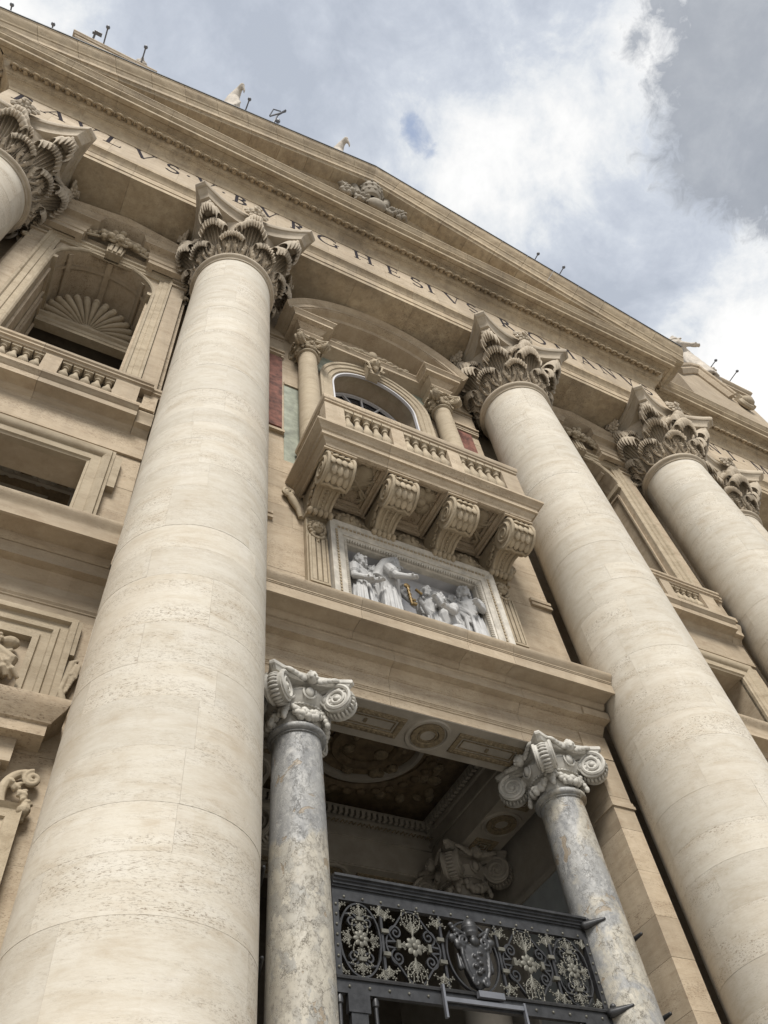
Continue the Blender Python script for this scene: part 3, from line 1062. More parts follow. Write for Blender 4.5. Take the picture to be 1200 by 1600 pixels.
# entablature of the set-back wings, with its own inscription
went = thing('entablature', (33, YF+1.2, ARCH), 'set-back stretch of entablature beyond the right end of the pediment', 'entablature')
run_ent(went, [(XR-.4, YF+1.2, 0), (46, YF+1.2, 0)], 3.0)
wz = G().box(XR+.4, 45.9, YF+1.15, YF+1.6, ARCH+1.26, ARCH+3.70).obj('inscription', TRAV, went, 0)
T2 = 'PONT.MAX.AN.MDCXII.PONT.VII'
xs, x = [], XR+1.3
for ch in T2:
    w = letter_geo(ch)[1]*1.42
    xs.append(x+w/2)
    x += w+0.22
put_text(wz, T2, 0, YF+1.13, 32.34, 1.0, xs)
for i in range(60):
    inst(eme, 'egg', wz, (XR+.9+i*0.382, YF+.615, ARCH+4.68), (R_(-24), 0, 0))
    inst(dme, 'dart', wz, (XR+.9+(i+.5)*0.382, YF+.615, ARCH+4.68), (R_(-24), 0, 0))
went2 = thing('entablature', (-13, YF+1.2, ARCH), 'set-back stretch of entablature past the left column, at the photo edge', 'entablature')
run_ent(went2, [(-26, YF+1.2, 0), (XL+.4, YF+1.2, 0)], 3.0)

# ================================================================ attic storey above
att = thing('attic', (33, 9, 36), 'attic storey rising behind the cornice with a broken window gable', 'attic')
ashlar(att, 22.6, 46, ARCH+5.96, 44.6, 10.7, 11.4, TRAV, 2.4, 1.1)
ashlar(att, -26, -8.0, ARCH+5.96, 44.0, 8.9, 9.6, TRAV, 2.4, 1.1)
ashlar(att, -8.0, 22.6, 37, 44.0, 9.0, 9.6, TRAV, 2.6, 1.3)

# ================================================================ central bay wall
WY = 10.3
WX0, WX1 = 3.30, 12.02
cw = thing('facade_wall', (XC, WY, 12.4), 'travertine wall of the central bay behind the balcony, inlaid with red and green marble', 'wall')
ashlar(cw, WX0, WX1, 12.36, 18.5, WY, WY+1.2, TRAV, 1.9, 0.85, holes=[(XC-2.0, XC+2.0, 12.0, 15.6)])
ashlar(cw, WX0, XC-2.02, 18.5, ARCH+.05, WY+.12, WY+1.2, TRAV, 1.4, 1.0, holes=[])
ashlar(cw, XC+2.02, WX1, 18.5, ARCH+.05, WY+.12, WY+1.2, TRAV, 1.4, 1.0)
# wall over the window arch
g = G()
pts = [(p[0], p[2]) for p in arc(XC, 24.75, 1.98, 0, 180, 24, 0)]
g.prism([(XC+2.02, 24.75), (XC+2.02, ARCH+.05), (XC-2.02, ARCH+.05), (XC-2.02, 24.75)]+pts[::-1], 'y', WY+.12, WY+1.2)
g.obj('stone', TRAV, cw, 0)
for s in (-1, 1):
    G().prism([(XC+s*3.42, 20.4), (XC+s*4.02, 20.4), (XC+s*4.02, 25.2), (XC+s*3.42, 25.2)], 'y', WY+.06, WY+.2).obj('red_panel', REDM, cw, 0)
    # pier framing the red panel
    fr = G()
    fr.box(XC+s*3.42-.001*s-.04 if s < 0 else XC+3.40, XC+s*4.35 if s > 0 else XC-3.38, WY+.02, WY+.3, 25.20, 25.3)
    fr.obj('panel_head', TRAV, cw, 0)
    xa, xb = sorted((XC+s*3.36, XC+s*4.36))
    for zz, hh, pp in ((25.32, .10, .10), (25.45, .07, .16), (26.55, .10, .08), (26.68, .06, .15), (20.05, .12, .10), (20.20, .06, .05)):
        G().box(xa, xb, WY+.1-pp, WY+.3, zz, zz+hh).obj('string_course', TRAV, cw, 0)
    G().box(xa, xb, WY+.04, WY+.3, 25.55, 26.52).obj('pier_block', TRAV, cw, 0)
    G().box(xa, xb, WY+.04, WY+.3, 26.78, ARCH-.3).obj('pier_block', TRAV, cw, 0)
    xa, xb = sorted((XC+s*2.32, XC+s*3.34))
    G().box(xa, xb, WY+.10, WY+.3, 18.6, 23.3).obj('green_panel', GREENM, cw, 0)
    G().box(xa, xb, WY+.05, WY+.3, 23.32, 23.42).obj('string_course', TRAV, cw, 0)
    G().box(xa, xb, WY+.08, WY+.3, 23.44, 23.52).obj('string_course', TRAV, cw, 0)
    # green spandrel beside the arch
    ap = [(p[0], p[2]) for p in arc(XC, 24.75, 2.10, 14, 75, 12, 0)]
    ap = [(XC+s*(q[0]-XC), q[1]) for q in ap]
    G().prism([(XC+s*2.40, ap[0][1]), (XC+s*2.40, 26.78), (XC+s*.30, 26.78)]+ap[::-1], 'y', WY+.09, WY+.2).obj('green_panel', GREENM, cw, 0)
    xa, xb = sorted((XC+s*4.0, XC+s*4.36))
    for zz in (15.55, 15.72):
        G().box(xa-.3*(s > 0), xb+.3*(s < 0), WY-.09, WY+.1, zz, zz+.1).obj('string_course', TRAV, cw, 0)

# giant-column slots: wall behind the columns, deeper in shade
for i, (cx_, cy_) in enumerate(((CX[0], CY), (CX[1], CY), (CX[2], CY), (CX[3], CY))):
    G().box(cx_-1.5, cx_+1.5, CY+1.8, CY+2.4, PODIUM, ARCH+.05).obj('slot_wall', TRAV, cw, 0)

# ================================================================ loggia window
lw = thing('loggia_window', (XC, WY, 20.5), 'arched balcony window with curved pediment and carved keystone', 'window')
prof = [(0.03, -.25), (0.0, .10), (.06, .10), (.08, .16), (.22, .16), (.24, .20), (.40, .20), (.43, .24), (.50, .25), (.52, .25), (.52, -.25)]
path = [(XC+1.6, WY+.12, 20.0)]+arc(XC, 24.75, 1.6, 0, 180, 36, WY+.12)+[(XC-1.6, WY+.12, 20.0)]
g = G()
g.sweep(path, prof, NV)
g.obj('archivolt', CARVE, lw, 35)
g = G()
g.sweep([(p[0], WY+.12, p[2]) for p in [(XC+1.56, 0, 20.0)]+arc(XC, 24.75, 1.56, 0, 180, 36, 0)+[(XC-1.56, 0, 20.0)]], [(0, .125), (0, .02), (.055, .02), (.055, .125)], NV)
g.obj('lit_arch_edge', WHITEP, lw, 35)  # light reflected on the arch's inner edge, put in as a white strip
g = G()
ls = [[(p[0], y, p[2]) for p in [(XC+1.64, 0, 20.0)]+arc(XC, 24.75, 1.64, 0, 180, 36, 0)+[(XC-1.64, 0, 20.0)]] for y in (WY+.05, WY+.95)]
g.loops(ls, closed=False, cap=False)
g.obj('reveal', TRAV, lw, 35)
g = G()
g.prism([(XC+1.7, 20.0)]+[(p[0], p[2]) for p in arc(XC, 24.75, 1.7, 0, 180, 30, 0)]+[(XC-1.7, 20.0)], 'y', WY+.93, WY+.97)
gl = g.obj('pane', GLASS, lw, 0)
g = G()
g.sweep([(p[0], WY+.9, p[2]) for p in arc(XC, 24.75, 1.48, 0, 180, 30, 0)], [(0, 0), (0, .1), (.09, .1), (.09, 0)], NV)
g.box(XC-1.55, XC+1.55, WY+.82, WY+.9, 24.68, 24.78)
g.obj('window_frame', WHITEP, lw, 35)
for k in range(1, 6):
    a = R_(30*k)
    g = G()
    g.tube([(XC+.35*math.cos(a), WY+.86, 24.75+.35*math.sin(a)), (XC+1.5*math.cos(a), WY+.86, 24.75+1.5*math.sin(a))], 1, flat=(.032, .04), N=(0, -1, 0))
    g.obj('glazing_bar', WHITEP, lw, 0)
for k in (-1, 0, 1):
    G().box(XC+k*.75-.03, XC+k*.75+.03, WY+.82, WY+.9, 20.0, 24.68).obj('glazing_bar', WHITEP, lw, 0)
# keystone with a child's head
ks = G()
ks.prism([(XC-.22, 26.15), (XC+.22, 26.15), (XC+.34, 27.05), (XC-.34, 27.05)], 'y', WY-.32, WY)
kk = ks.obj('keystone', CARVE, lw, 20)
h = G()
h.ell((XC, WY-.45, 26.72), (.19, .19, .22), 14, 10)
h.ell((XC, WY-.64, 26.69), (.03, .04, .05), 8, 6)
for s in (-1, 1):
    h.ell((XC+s*.09, WY-.58, 26.64), (.06, .06, .06), 8, 6)
    for k in range(4):
        h.ell((XC+s*(.07+.05*k), WY-.48+.03*k, 26.92-.06*k), (.07, .08, .07), 8, 6)
    h.tube(spiral((XC+s*.27, WY-.40, 26.35), .10, .02, 1.4*s, 0, 14, (1, 0, 0), (0, 0, 1)), .035, 6)
    h.tube([(XC+s*.30, WY-.36, 26.9), (XC+s*.27, WY-.44, 26.6), (XC+s*.2, WY-.4, 26.3)], .04, 6)
for k in range(3):
    h.ell((XC, WY-.42, 26.45-.09*k), (.13-.03*k, .09, .06), 8, 6)
h.obj('carved_head', CARVE, kk, 50)
# entablature breaking forward over the two columns, segmental pediment above
z0 = 25.98
lent = [(-.9, z0), (0, z0), (0, z0+.2), (.03, z0+.21), (.03, z0+.42), (.07, z0+.46), (.10, z0+.5), (.10, z0+.54), (.02, z0+.55), (.02, z0+.75), (.08, z0+.8), (.16, z0+.9), (.20, z0+.92), (.20, z0+.98), (.38, z0+.985), (.38, z0+1.14), (.42, z0+1.17), (.46, z0+1.24), (.50, z0+1.26), (.50, z0+1.32), (-.9, z0+1.34)]
A0, A1, B0 = 2.28, 2.98, WY-.58
lent_b = [(max(a, -.28), b) for a, b in lent]
for s_ in (-1, 1):
    xa, xb = sorted((XC+s_*A0, XC+s_*A1))
    stones('cornice', [(xa, WY+.1, 0), (xa, B0, 0), (xb, B0, 0), (xb, WY+.1, 0)], lent_b, ZV, 5, TRAV, lw)
midp = [(-.28, z0+.78)]+[(a_*.8, b_) for a_, b_ in lent[13:-1]]+[(-.28, z0+1.335)]
stones('cornice', [(XC-A0+.02, WY-.04, 0), (XC+A0-.02, WY-.04, 0)], midp, ZV, 6, TRAV, lw)
cc = 26.02
Rs = math.hypot(3.42, z0+1.36-(cc-.7))
cz_ = cc-.7
an = math.degrees(math.asin((z0+1.30-cz_)/Rs))
sp = [(0, B0-.36), (.05, B0-.36), (.05, B0-.40), (.22, B0-.40), (.24, B0-.44), (.30, B0-.48), (.36, B0-.56), (.38, B0-.56), (.38, WY+.3), (-.14, WY+.3), (-.14, B0-.06), (-.04, B0-.12)]
spo = [(a, -y) for a, y in sp]
pa = [(p[0], 0, p[2]) for p in arc(XC, cz_, Rs-.05, an, 180-an, 32, 0)]
g = G()
g.sweep(pa, spo, NV)
g.obj('segmental_pediment', TRAV, lw, 35)
g = G()
g.prism([(p[0], p[2]) for p in arc(XC, cz_, Rs-.1, an, 180-an, 32, 0)], 'y', WY+.02, WY+.3)
g.obj('tympanum', TRAV, lw, 0)
v = G()
for s in (-1, 1):
    for k in range(6):
        v.ell((XC+s*(.25+.22*k), WY-.35, 27.45+.10*math.sin(k*1.3)-.02*k), (.20, .14, .09), 8, 6, Matrix.Rotation(-s*.35, 3, 'Y'))
v.ell((XC, WY-.38, 27.55), (.2, .16, .25), 10, 7)
v.obj('carved_spray', CARVE, lw, 50)


def small_ionic(x, y, z0, z1, rad, name, label, cat, shaft_mat, cap_mat, group, capscale=1.0, ornate=True):
    """column with a diagonal-scroll capital, a hanging garland on each side and a cherub head"""
    root = thing(name, (x, y, z0), label, cat, group)
    ch = 1.06*capscale
    zc = z1-ch
    rt = rad*.87
    pr = [(rad*(1-.13*(i/14)**1.7), z0+(zc-z0)*i/14) for i in range(15)]
    G().lathe(pr, (x, y, 0), 48).obj('shaft', shaft_mat, root, 40)
    pl = [(rad*1.35, z0-.5), (rad*1.35, z0-.36)]
    for c, rr, a in ((z0-.26, rad*1.22, .10), (z0-.08, rad*1.1, .07)):
        for k in range(7):
            q = -PI/2+PI*k/6
            pl.append((rr+a*math.cos(q), c+a*math.sin(q)))
    G().lathe([(.05, z0-.5)]+pl+[(rad, z0), (.05, z0)], (x, y, 0), 40).obj('base', cap_mat, root, 40)
    nk = []
    for k in range(9):
        q = -PI/2+PI*k/8
        nk.append((rt+.02+.075*capscale*math.cos(q), zc+.02+.07*capscale*math.sin(q)))
    G().lathe([(rt-.03, zc-.09*capscale), (rt+.03, zc-.085*capscale)]+nk+[(rt+.01, zc+.10*capscale)], (x, y, 0), 48, cap=False).obj('neck_ring', shaft_mat if ornate else cap_mat, root, 40)
    s = capscale
    g = G().lathe([(rt-.01, zc+.08*s), (rt, zc+.2*s), (rt+.02, zc+.42*s), (rt+.07, zc+.46*s), (rt+.14*s, zc+.56*s), (rt+.20*s, zc+.70*s), (rt+.14*s, zc+.82*s), (rt+.1*s, zc+.94*s)], (x, y, 0), 48)
    cap = g.obj('capital', cap_mat, root, 40)
    # scrolls at the four corners
    vg = G()
    vr = .295*s
    cr = (rt+.42*s)
    zc2 = zc+.60*s
    for sx in (-1, 1):
        # each corner scroll is a drum seen on both its faces, splayed a little
        yw = .17*s
        pts = spiral((sx*yw, cr, zc2), vr, .03*s, -2.4*1, PI*.5, 44, (0, 1, 0), (0, 0, 1))
        vg.tube(pts, [.045*s*(1-.5*i/44) for i in range(45)], 6)
        vg.ell((sx*yw, cr, zc2), (.05*s, .06*s, .06*s), 8, 6)
        for k in range(9):
            a = k*.65
            rr = vr*(1-.085*k)*.84
            vg.ell((sx*(yw-.01), cr+rr*math.cos(a), zc2+rr*math.sin(a)), (.025*s, .05*s, .05*s), 6, 5)
    drum = [(vr*.97*math.cos(2*PI*i/28), vr*.97*math.sin(2*PI*i/28)) for i in range(28)]
    vg.loops([[(xx*1.0, cr+(p[0]*f), zc2+p[1]*f) for p in drum] for xx, f in ((-.165*s, .93), (-.15*s, 1), (-.06*s, .93), (.06*s, .93), (.15*s, 1), (.165*s, .93))])
    for k in range(14):
        a = -PI*.95+k*PI*1.2/14
        vg.ell((0, cr+vr*.98*math.cos(a), zc2+vr*.98*math.sin(a)), (.10*s, .035*s, .035*s), 6, 5)
    vg.tube([(0, rt*.7, zc+.84*s), (0, cr-.02, zc2+vr*.99)], 1, flat=(.05*s, .16*s), N=(1, 0, 0))
    # leaf and bud on top of the scroll, under the abacus horn
    vg.ell((0, cr+.12*s, zc2+vr+.06*s), (.09*s, .14*s, .07*s), 8, 6)
    # hanging leaf beneath
    for k in range(4):
        vg.ell((0, rt+.10*s+.02*k, zc2-vr*.6-.08*s*k), (.12*s-.02*s*k, .06*s, .08*s), 8, 5)
    vme = vg.mesh('scroll', cap_mat, 50)
    for k in range(4):
        inst(vme, 'scroll', cap, (x, y, 0), (0, 0, PI/4+PI/2*k))
    # egg band and garlands on each face
    fg = G()
    for a in (-34, 0, 34):
        q = R_(a)
        fg.ell(((rt+.19*s)*math.sin(q), -(rt+.19*s)*math.cos(q), zc+.67*s), (.085*s, .08*s, .12*s), 10, 7)
        fg.tube([((rt+.20*s)*math.sin(q)+.125*s*math.cos(R_(b)), -(rt+.20*s)*math.cos(q), zc+.68*s+.16*s*math.sin(R_(b))) for b in range(-200, 21, 20)], .022*s, 5)
    for k in range(13):
        q = R_(-50+100*k/12)
        fg.ell(((rt+.085*s)*math.sin(q), -(rt+.085*s)*math.cos(q), zc+.47*s), (.045*s, .035*s, .028*s), 6, 5)
    for k in range(15):
        f = -1+2*k/14
        q = R_(44*f)
        dz = .30*s*(1-f*f)
        rr = rt+.06*s
        sz = (.055+.05*(1-f*f))*s
        for m in range(3 if abs(f) < .7 else 1):
            fg.ell((rr*math.sin(q)+random.uniform(-.03, .03)*s, -rr*math.cos(q)-random.uniform(0, .07)*s, zc+.50*s-dz+random.uniform(-.05, .05)*s), (sz*.8, sz*.8, sz*.8), 7, 5)
    if ornate:
        fg.ell((0, -(rt+.34*s), zc+.90*s), (.11*s, .12*s, .13*s), 12, 9)
        fg.ell((0, -(rt+.46*s), zc+.88*s), (.02*s, .03*s, .03*s), 6, 5)
        for sx in (-1, 1):
            fg.ell((sx*.05*s, -(rt+.42*s), zc+.85*s), (.04*s, .04*s, .04*s), 7, 5)
            for k in range(4):
                fg.ell((sx*(.03+.03*k)*s, -(rt+.34*s)+.02*k, zc+(1.02-.035*k)*s), (.05*s, .06*s, .05*s), 7, 5)
            for k in range(4):
                fg.ell((sx*(.18+.09*k)*s, -(rt+.30*s+.02*k), zc+(.90+.02*k)*s), (.11*s, .04*s, (.075-.008*k)*s), 8, 5, Matrix.Rotation(-sx*.25, 3, 'Y'))
    else:
        for k in range(5):
            fg.ell(((k-2)*.07*s, -(rt+.30*s), zc+(.90+.04*(k == 2))*s), (.05*s, .07*s, .07*s), 7, 5)
    fme = fg.mesh('garland', cap_mat, 50)
    for k in range(4):
        inst(fme, 'garland', cap, (x, y, 0), (0, 0, PI/2*k))
    cor, sag = rt+.42*s, .16*s

    def outline(f):
        pts = []
        for k in range(4):
            an_ = PI/2*k
            for i in range(9):
                q = -1+2*i/8
                px_ = q*(cor-.07*s)
                py_ = -(cor-sag*(1-q*q))
                pts.append((x+f*(px_*math.cos(an_)-py_*math.sin(an_)), y+f*(px_*math.sin(an_)+py_*math.cos(an_))))
        return pts
    ab = G()
    ab.loops([[(p[0], p[1], zz) for p in outline(f)] for f, zz in ((.90, z1-.17*s), (.94, z1-.12*s), (.95, z1-.10*s), (.99, z1-.08*s), (1, z1-.04*s), (.99, z1-.004))])
    ab.obj('abacus', cap_mat, cap, 30)
    return root


lc = small_ionic(XC-2.63, WY-.24, 18.5, 25.97, .36, 'loggia_column', 'small pitted column left of the balcony window', 'column', CARVE, CARVE, 'columns flanking the balcony window', .70, False)
dup(lc, (XC+2.63, WY-.24, 18.5), 'small pitted column right of the balcony window', 0)

# ================================================================ balcony
bal = thing('balcony', (XC, 9.2, 17), 'stone balcony with balusters on four carved scroll brackets above the doorway', 'balcony')
BH, BY = 3.36, 8.22          # half width and front of the floor nosing
slab = [(-.42, 16.84), (-.36, 16.84), (-.34, 16.93), (-.26, 17.00), (-.24, 17.06), (-.18, 17.06), (-.18, 17.22), (-.14, 17.24), (-.12, 17.28), (-.05, 17.35), (-.02, 17.37), (0, 17.38), (0, 17.46), (-.42, 17.46)]
pth = [(XC-BH, WY, 0), (XC-BH, BY, 0), (XC+BH, BY, 0), (XC+BH, WY, 0)]
stones('floor_edge_stone', pth, slab, ZV, 2.4, TRAV, bal)
G().box(XC-BH+.41, XC+BH-.41, BY+.41, WY, 17.08, 17.44).obj('floor_slab', TRAV, bal, 0)
# plinth and rail of the balustrade
RH, RY = 2.92, 8.50
prof = [(-.16, 17.464), (.12, 17.464), (.12, 17.60), (.08, 17.62), (.06, 17.67), (-.16, 17.67)]
pth2 = [(XC-RH, WY, 0), (XC-RH, RY, 0), (XC+RH, RY, 0), (XC+RH, WY, 0)]
g = G()
g.sweep(pth2, prof, ZV)
g.obj('baluster_plinth', TRAV, bal, 30)
prof = [(-.20, 18.88), (.02, 18.88), (.04, 18.93), (.10, 18.95), (.10, 19.02), (.13, 19.05), (.15, 19.17), (.13, 19.24), (.12, 19.26), (-.20, 19.27)]
stones('rail', pth2, prof, ZV, 3.0, TRAV, bal)
peds = [-2.74, -.88, .88, 2.74]
for i, px in enumerate(peds):
    w = .28 if i in (0, 3) else .195
    G().box(XC+px-w+.08*(i == 0)*0, XC+px+w, RY-.07, RY+.22, 17.672, 18.878).obj('pedestal', TRAV, bal, 0)


def baluster_mesh(h, rad, mat):
    g = G()
    pr = [(rad*.72, .10*h), (rad*.72, .13*h), (rad*.5, .16*h), (rad*.62, .20*h), (rad*.92, .27*h), (rad, .34*h), (rad*.9, .42*h), (rad*.62, .54*h), (rad*.42, .66*h), (rad*.38, .74*h), (rad*.62, .76*h), (rad*.62, .79*h), (rad*.42, .81*h), (rad*.55, .86*h), (rad*.74, .90*h)]
    g.lathe(pr, (0, 0, 0), 18)
    g.box(-rad*.86, rad*.86, -rad*.86, rad*.86, 0, .10*h)
    g.box(-rad*.82, rad*.82, -rad*.82, rad*.82, .90*h, h)
    return g.mesh('baluster', mat, 40)


bm = baluster_mesh(1.204, .15, CARVE)
for a, b in ((-2.46, -1.075), (-.685, .685), (1.075, 2.46)):
    n = 5 if b-a > 1.2 else 5
    for k in range(n):
        x = a+(b-a)*(k+.5)/n if n else a
        inst(bm, 'baluster', bal, (XC+x, RY+.05, 17.673))
for s in (-1, 1):
    for k in range(5):
        inst(bm, 'baluster', bal, (XC+s*(RH-.05), RY+.42+.27*k, 17.673))
# wall side of the soffit, coffers between the brackets
BX = [-2.60, -.87, .87, 2.60]
for i in range(3):
    xa, xb = XC+BX[i]+.42, XC+BX[i+1]-.42
    ya, yb = 8.66, WY-.15
    cof = G()
    rect = [(xa, ya, 16.846), (xa, yb, 16.846), (xb, yb, 16.846), (xb, ya, 16.846)]
    cof.sweep(rect, [(0.052, 0), (-.02, 0), (-.05, -.04), (-.10, -.05), (-.10, -.14), (-.16, -.17), (-.16, -.22), (.052, -.22)], (0, 0, -1), closed=True)
    cof.obj('coffer', TRAV, bal, 30)
    r_ = G()
    cx_, cy_ = (xa+xb)/2, 9.25
    if i != 1:
        r_.ell((cx_, cy_, 17.06), (.30, .42, .11), 14, 8)
        r_.ell((cx_, cy_-.46, 17.02), (.09, .09, .07), 8, 6)
        for s in (-1, 1):
            r_.tube([(cx_+s*.1, cy_+.3, 17.00), (cx_+s*.28, cy_+.5, 16.98), (cx_+s*.2, cy_+.62, 17.00)], .06, 6)
            r_.tube([(cx_-s*.36, cy_-.1, 16.98), (cx_+s*.38, cy_+.46, 16.96)], .035, 6)
        for k in range(3):
            r_.tube([(cx_+.30*math.cos(q)*(1-.12*k), cy_-.1*k+.05+.05*math.sin(q), 16.97) for q in [R_(d_) for d_ in range(0, 181, 20)]], .02, 5)
    else:
        for k in range(4):
            a = R_(90*k+45)
            r_.ell((cx_+.2*math.cos(a), cy_+.25*math.sin(a), 17.02), (.2, .22, .10), 10, 6)
        r_.ell((cx_, cy_-.42, 17.00), (.1, .1, .09), 8, 6)
        r_.ell((cx_, cy_, 16.97), (.16, .16, .12), 10, 6)
        for s in (-1, 1):
            r_.tube(spiral((cx_+s*.36, cy_-.1, 16.99), .16, .03, 1.5*s, 0, 16, (1, 0, 0), (0, 1, 0)), .035, 6)
    r_.obj('carved_emblem', CARVE, bal, 50)


def bracket(xc):
    """S-scroll console: a scaled scroll in front, a narrower fluted body behind, a foot of knobs"""
    up = (9.0, 16.40)
    r1 = .43
    g = G()
    drum = [(up[0]+r1*math.cos(2*PI*i/28), up[1]+r1*math.sin(2*PI*i/28)) for i in range(28)]
    g.loops([[(xc+xx, up[0]+(p[0]-up[0])*f, up[1]+(p[1]-up[1])*f) for p in drum] for xx, f in ((-.36, .90), (-.34, .98), (-.25, .93), (.25, .93), (.34, .98), (.36, .90))])
    top = [(8.9, 16.84), (9.5, 16.84), (10.2, 16.84)]
    body = [(9.16, 16.10), (9.24, 16.19), (9.36, 16.24), (9.50, 16.25), (9.64, 16.22), (9.76, 16.15), (9.86, 16.06), (9.94, 15.99), (10.0, 15.96)]

    def wd(y):
        return .31-.07*max(0, min(1, (y-9.15)/.8))
    ls = []
    for sg in (-1, 1):
        ls.append([(xc+sg*.30, 9.0, 16.838), (xc+sg*.30, 9.0, 16.3)]+[(xc+sg*wd(p[0]), p[0], p[1]) for p in body]+[(xc+sg*.24, WY-.05, 15.96), (xc+sg*.30, WY-.05, 16.838)])
    g.loops(ls)
    b = g.obj('bracket', CARVE, bal, 30)
    for s in (-1, 1):
        e = G()
        e.tube([(xc+s*(wd(p[0])-.02), p[0], p[1]-.005) for p in [(9.08, 16.02)]+body], .048, 8)
        e.tube([(xc+s*.335, up[0]+r1*.99*math.cos(R_(a)), up[1]+r1*.99*math.sin(R_(a))) for a in range(80, 300, 12)], .045, 8)
        e.tube(spiral((xc+s*.365, up[0], up[1]), .33, .05, 2.0, PI*.5, 36, (0, 1, 0), (0, 0, 1)), [.05*(1-.5*i/36) for i in range(37)], 6)
        e.tube(spiral((xc+s*.27, 9.90, 16.28), .17, .03, -1.6, PI, 20, (0, 1, 0), (0, 0, 1)), .03, 6)
        for k in range(8):
            e.ell((xc+s*.30, 9.40+.06*k, 16.62-.045*k+.04*math.sin(k*2)), (.04, .07, .06), 7, 5)
        e.obj('edge_scroll', CARVE, b, 50)
    # overlapping scales on the swelling front
    for row in range(5):
        a = R_(130+row*33)
        n = 4 if row % 2 == 0 else 3
        for k in range(n):
            sg = G()
            m = Matrix.Rotation(a-R_(180)-R_(16), 3, 'X')
            sg.ell((xc+(k-(n-1)/2)*.155, up[0]+r1*.97*math.cos(a), up[1]+r1*.97*math.sin(a)), (.082, .04, .125), 10, 6, m)
            sg.obj('scale', CARVE, b, 50)
    # wavy lip where the scroll meets the fluted body
    lip = G()
    lip.tube([(xc+k*.075, 9.12+.03*math.cos(k*1.57), 15.99+.015*math.cos(k*1.57)) for k in range(-4, 5)], .05, 7)
    lip.obj('lip', CARVE, b, 50)
    for s in (-1, 1):
        fl = G()
        fl.tube([(xc+s*wd(p[0])*.40, p[0], p[1]-.004) for p in body], .030, 6)
        fl.obj('flute', CARVE, b, 50)
    bd = G().ell((0, 0, 0), (.034, .034, .034), 7, 5).mesh('bead', CARVE, 60)
    for k in range(13):
        f = k/12*(len(body)-1)
        i = min(int(f), len(body)-2)
        q = f-i
        inst(bd, 'bead', b, (xc, body[i][0]*(1-q)+body[i+1][0]*q, body[i][1]*(1-q)+body[i+1][1]*q-.02))
    for k in range(5):
        kg = G()
        kg.ell((xc+(k-2)*.135, 9.93, 15.93), (.075, .11, .10), 10, 7)
        kg.obj('knob', CARVE, b, 50)
    for k in range(3):
        kg = G()
        kg.ell((xc+(k-1)*.22, 8.78, 16.80), (.085, .10, .07), 9, 6)
        for s in (-1, 1):
            kg.ell((xc+(k-1)*.22+s*.07, 8.74, 16.76), (.05, .07, .06), 7, 5)
        kg.obj('knob', CARVE, b, 50)


for bx in BX:
    bracket(XC+bx)
for bx in BX:
    g = G()
    rect = [(XC+bx-.44, 8.60, 16.84), (XC+bx-.44, WY-.12, 16.84), (XC+bx+.44, WY-.12, 16.84), (XC+bx+.44, 8.60, 16.84)]
    g.sweep(rect, [(0, 0), (0, .07), (-.05, .08), (-.05, .0)], (0, 0, -1), closed=True)
    g.obj('bracket_cap', TRAV, bal, 30)
# carved masks and shells on the wall between the brackets
for i in range(3):
    xa = XC+(BX[i]+BX[i+1])/2
    m = G()
    m.ell((xa, WY-.12, 16.22), (.30, .22, .26), 14, 9)
    for k in range(7):
        a = R_(10+160*k/6)
        m.ell((xa+.30*math.cos(a), WY-.16, 16.22+.30*math.sin(a)), (.09, .10, .09), 8, 6)
    for s in (-1, 1):
        m.tube([Vector(p) for p in spiral((xa+s*.52, WY-.14, 16.12), .17, .03, 1.6*s, 0, 20, (1, 0, 0), (0, 0, 1))], .05, 6)
        for k in range(3):
            m.ell((xa+s*(.45+.1*k), WY-.1, 16.38-.08*k), (.13, .09, .06), 8, 5, Matrix.Rotation(s*.5, 3, 'Y'))
    m.ell((xa, WY-.34, 16.18), (.05, .06, .08), 8, 5)
    m.obj('carved_mask', CARVE, bal, 50)
# side scrolls tying the balcony to the wall
for s in (-1, 1):
    g = G()
    g.tube([(XC+s*3.28, WY-.12, 16.7), (XC+s*3.2, WY-.14, 16.45), (XC+s*3.06, WY-.12, 16.2), (XC+s*3.0, WY-.1, 15.9)], [.09, .10, .08, .06], 8)
    g.tube(spiral((XC+s*3.30, WY-.12, 16.82), .17, .03, 1.6*s, -PI/2, 22, (1, 0, 0), (0, 0, 1)), .06, 6)
    g.obj('side_scroll', CARVE, bal, 50)

# ================================================================ figures (carved people)


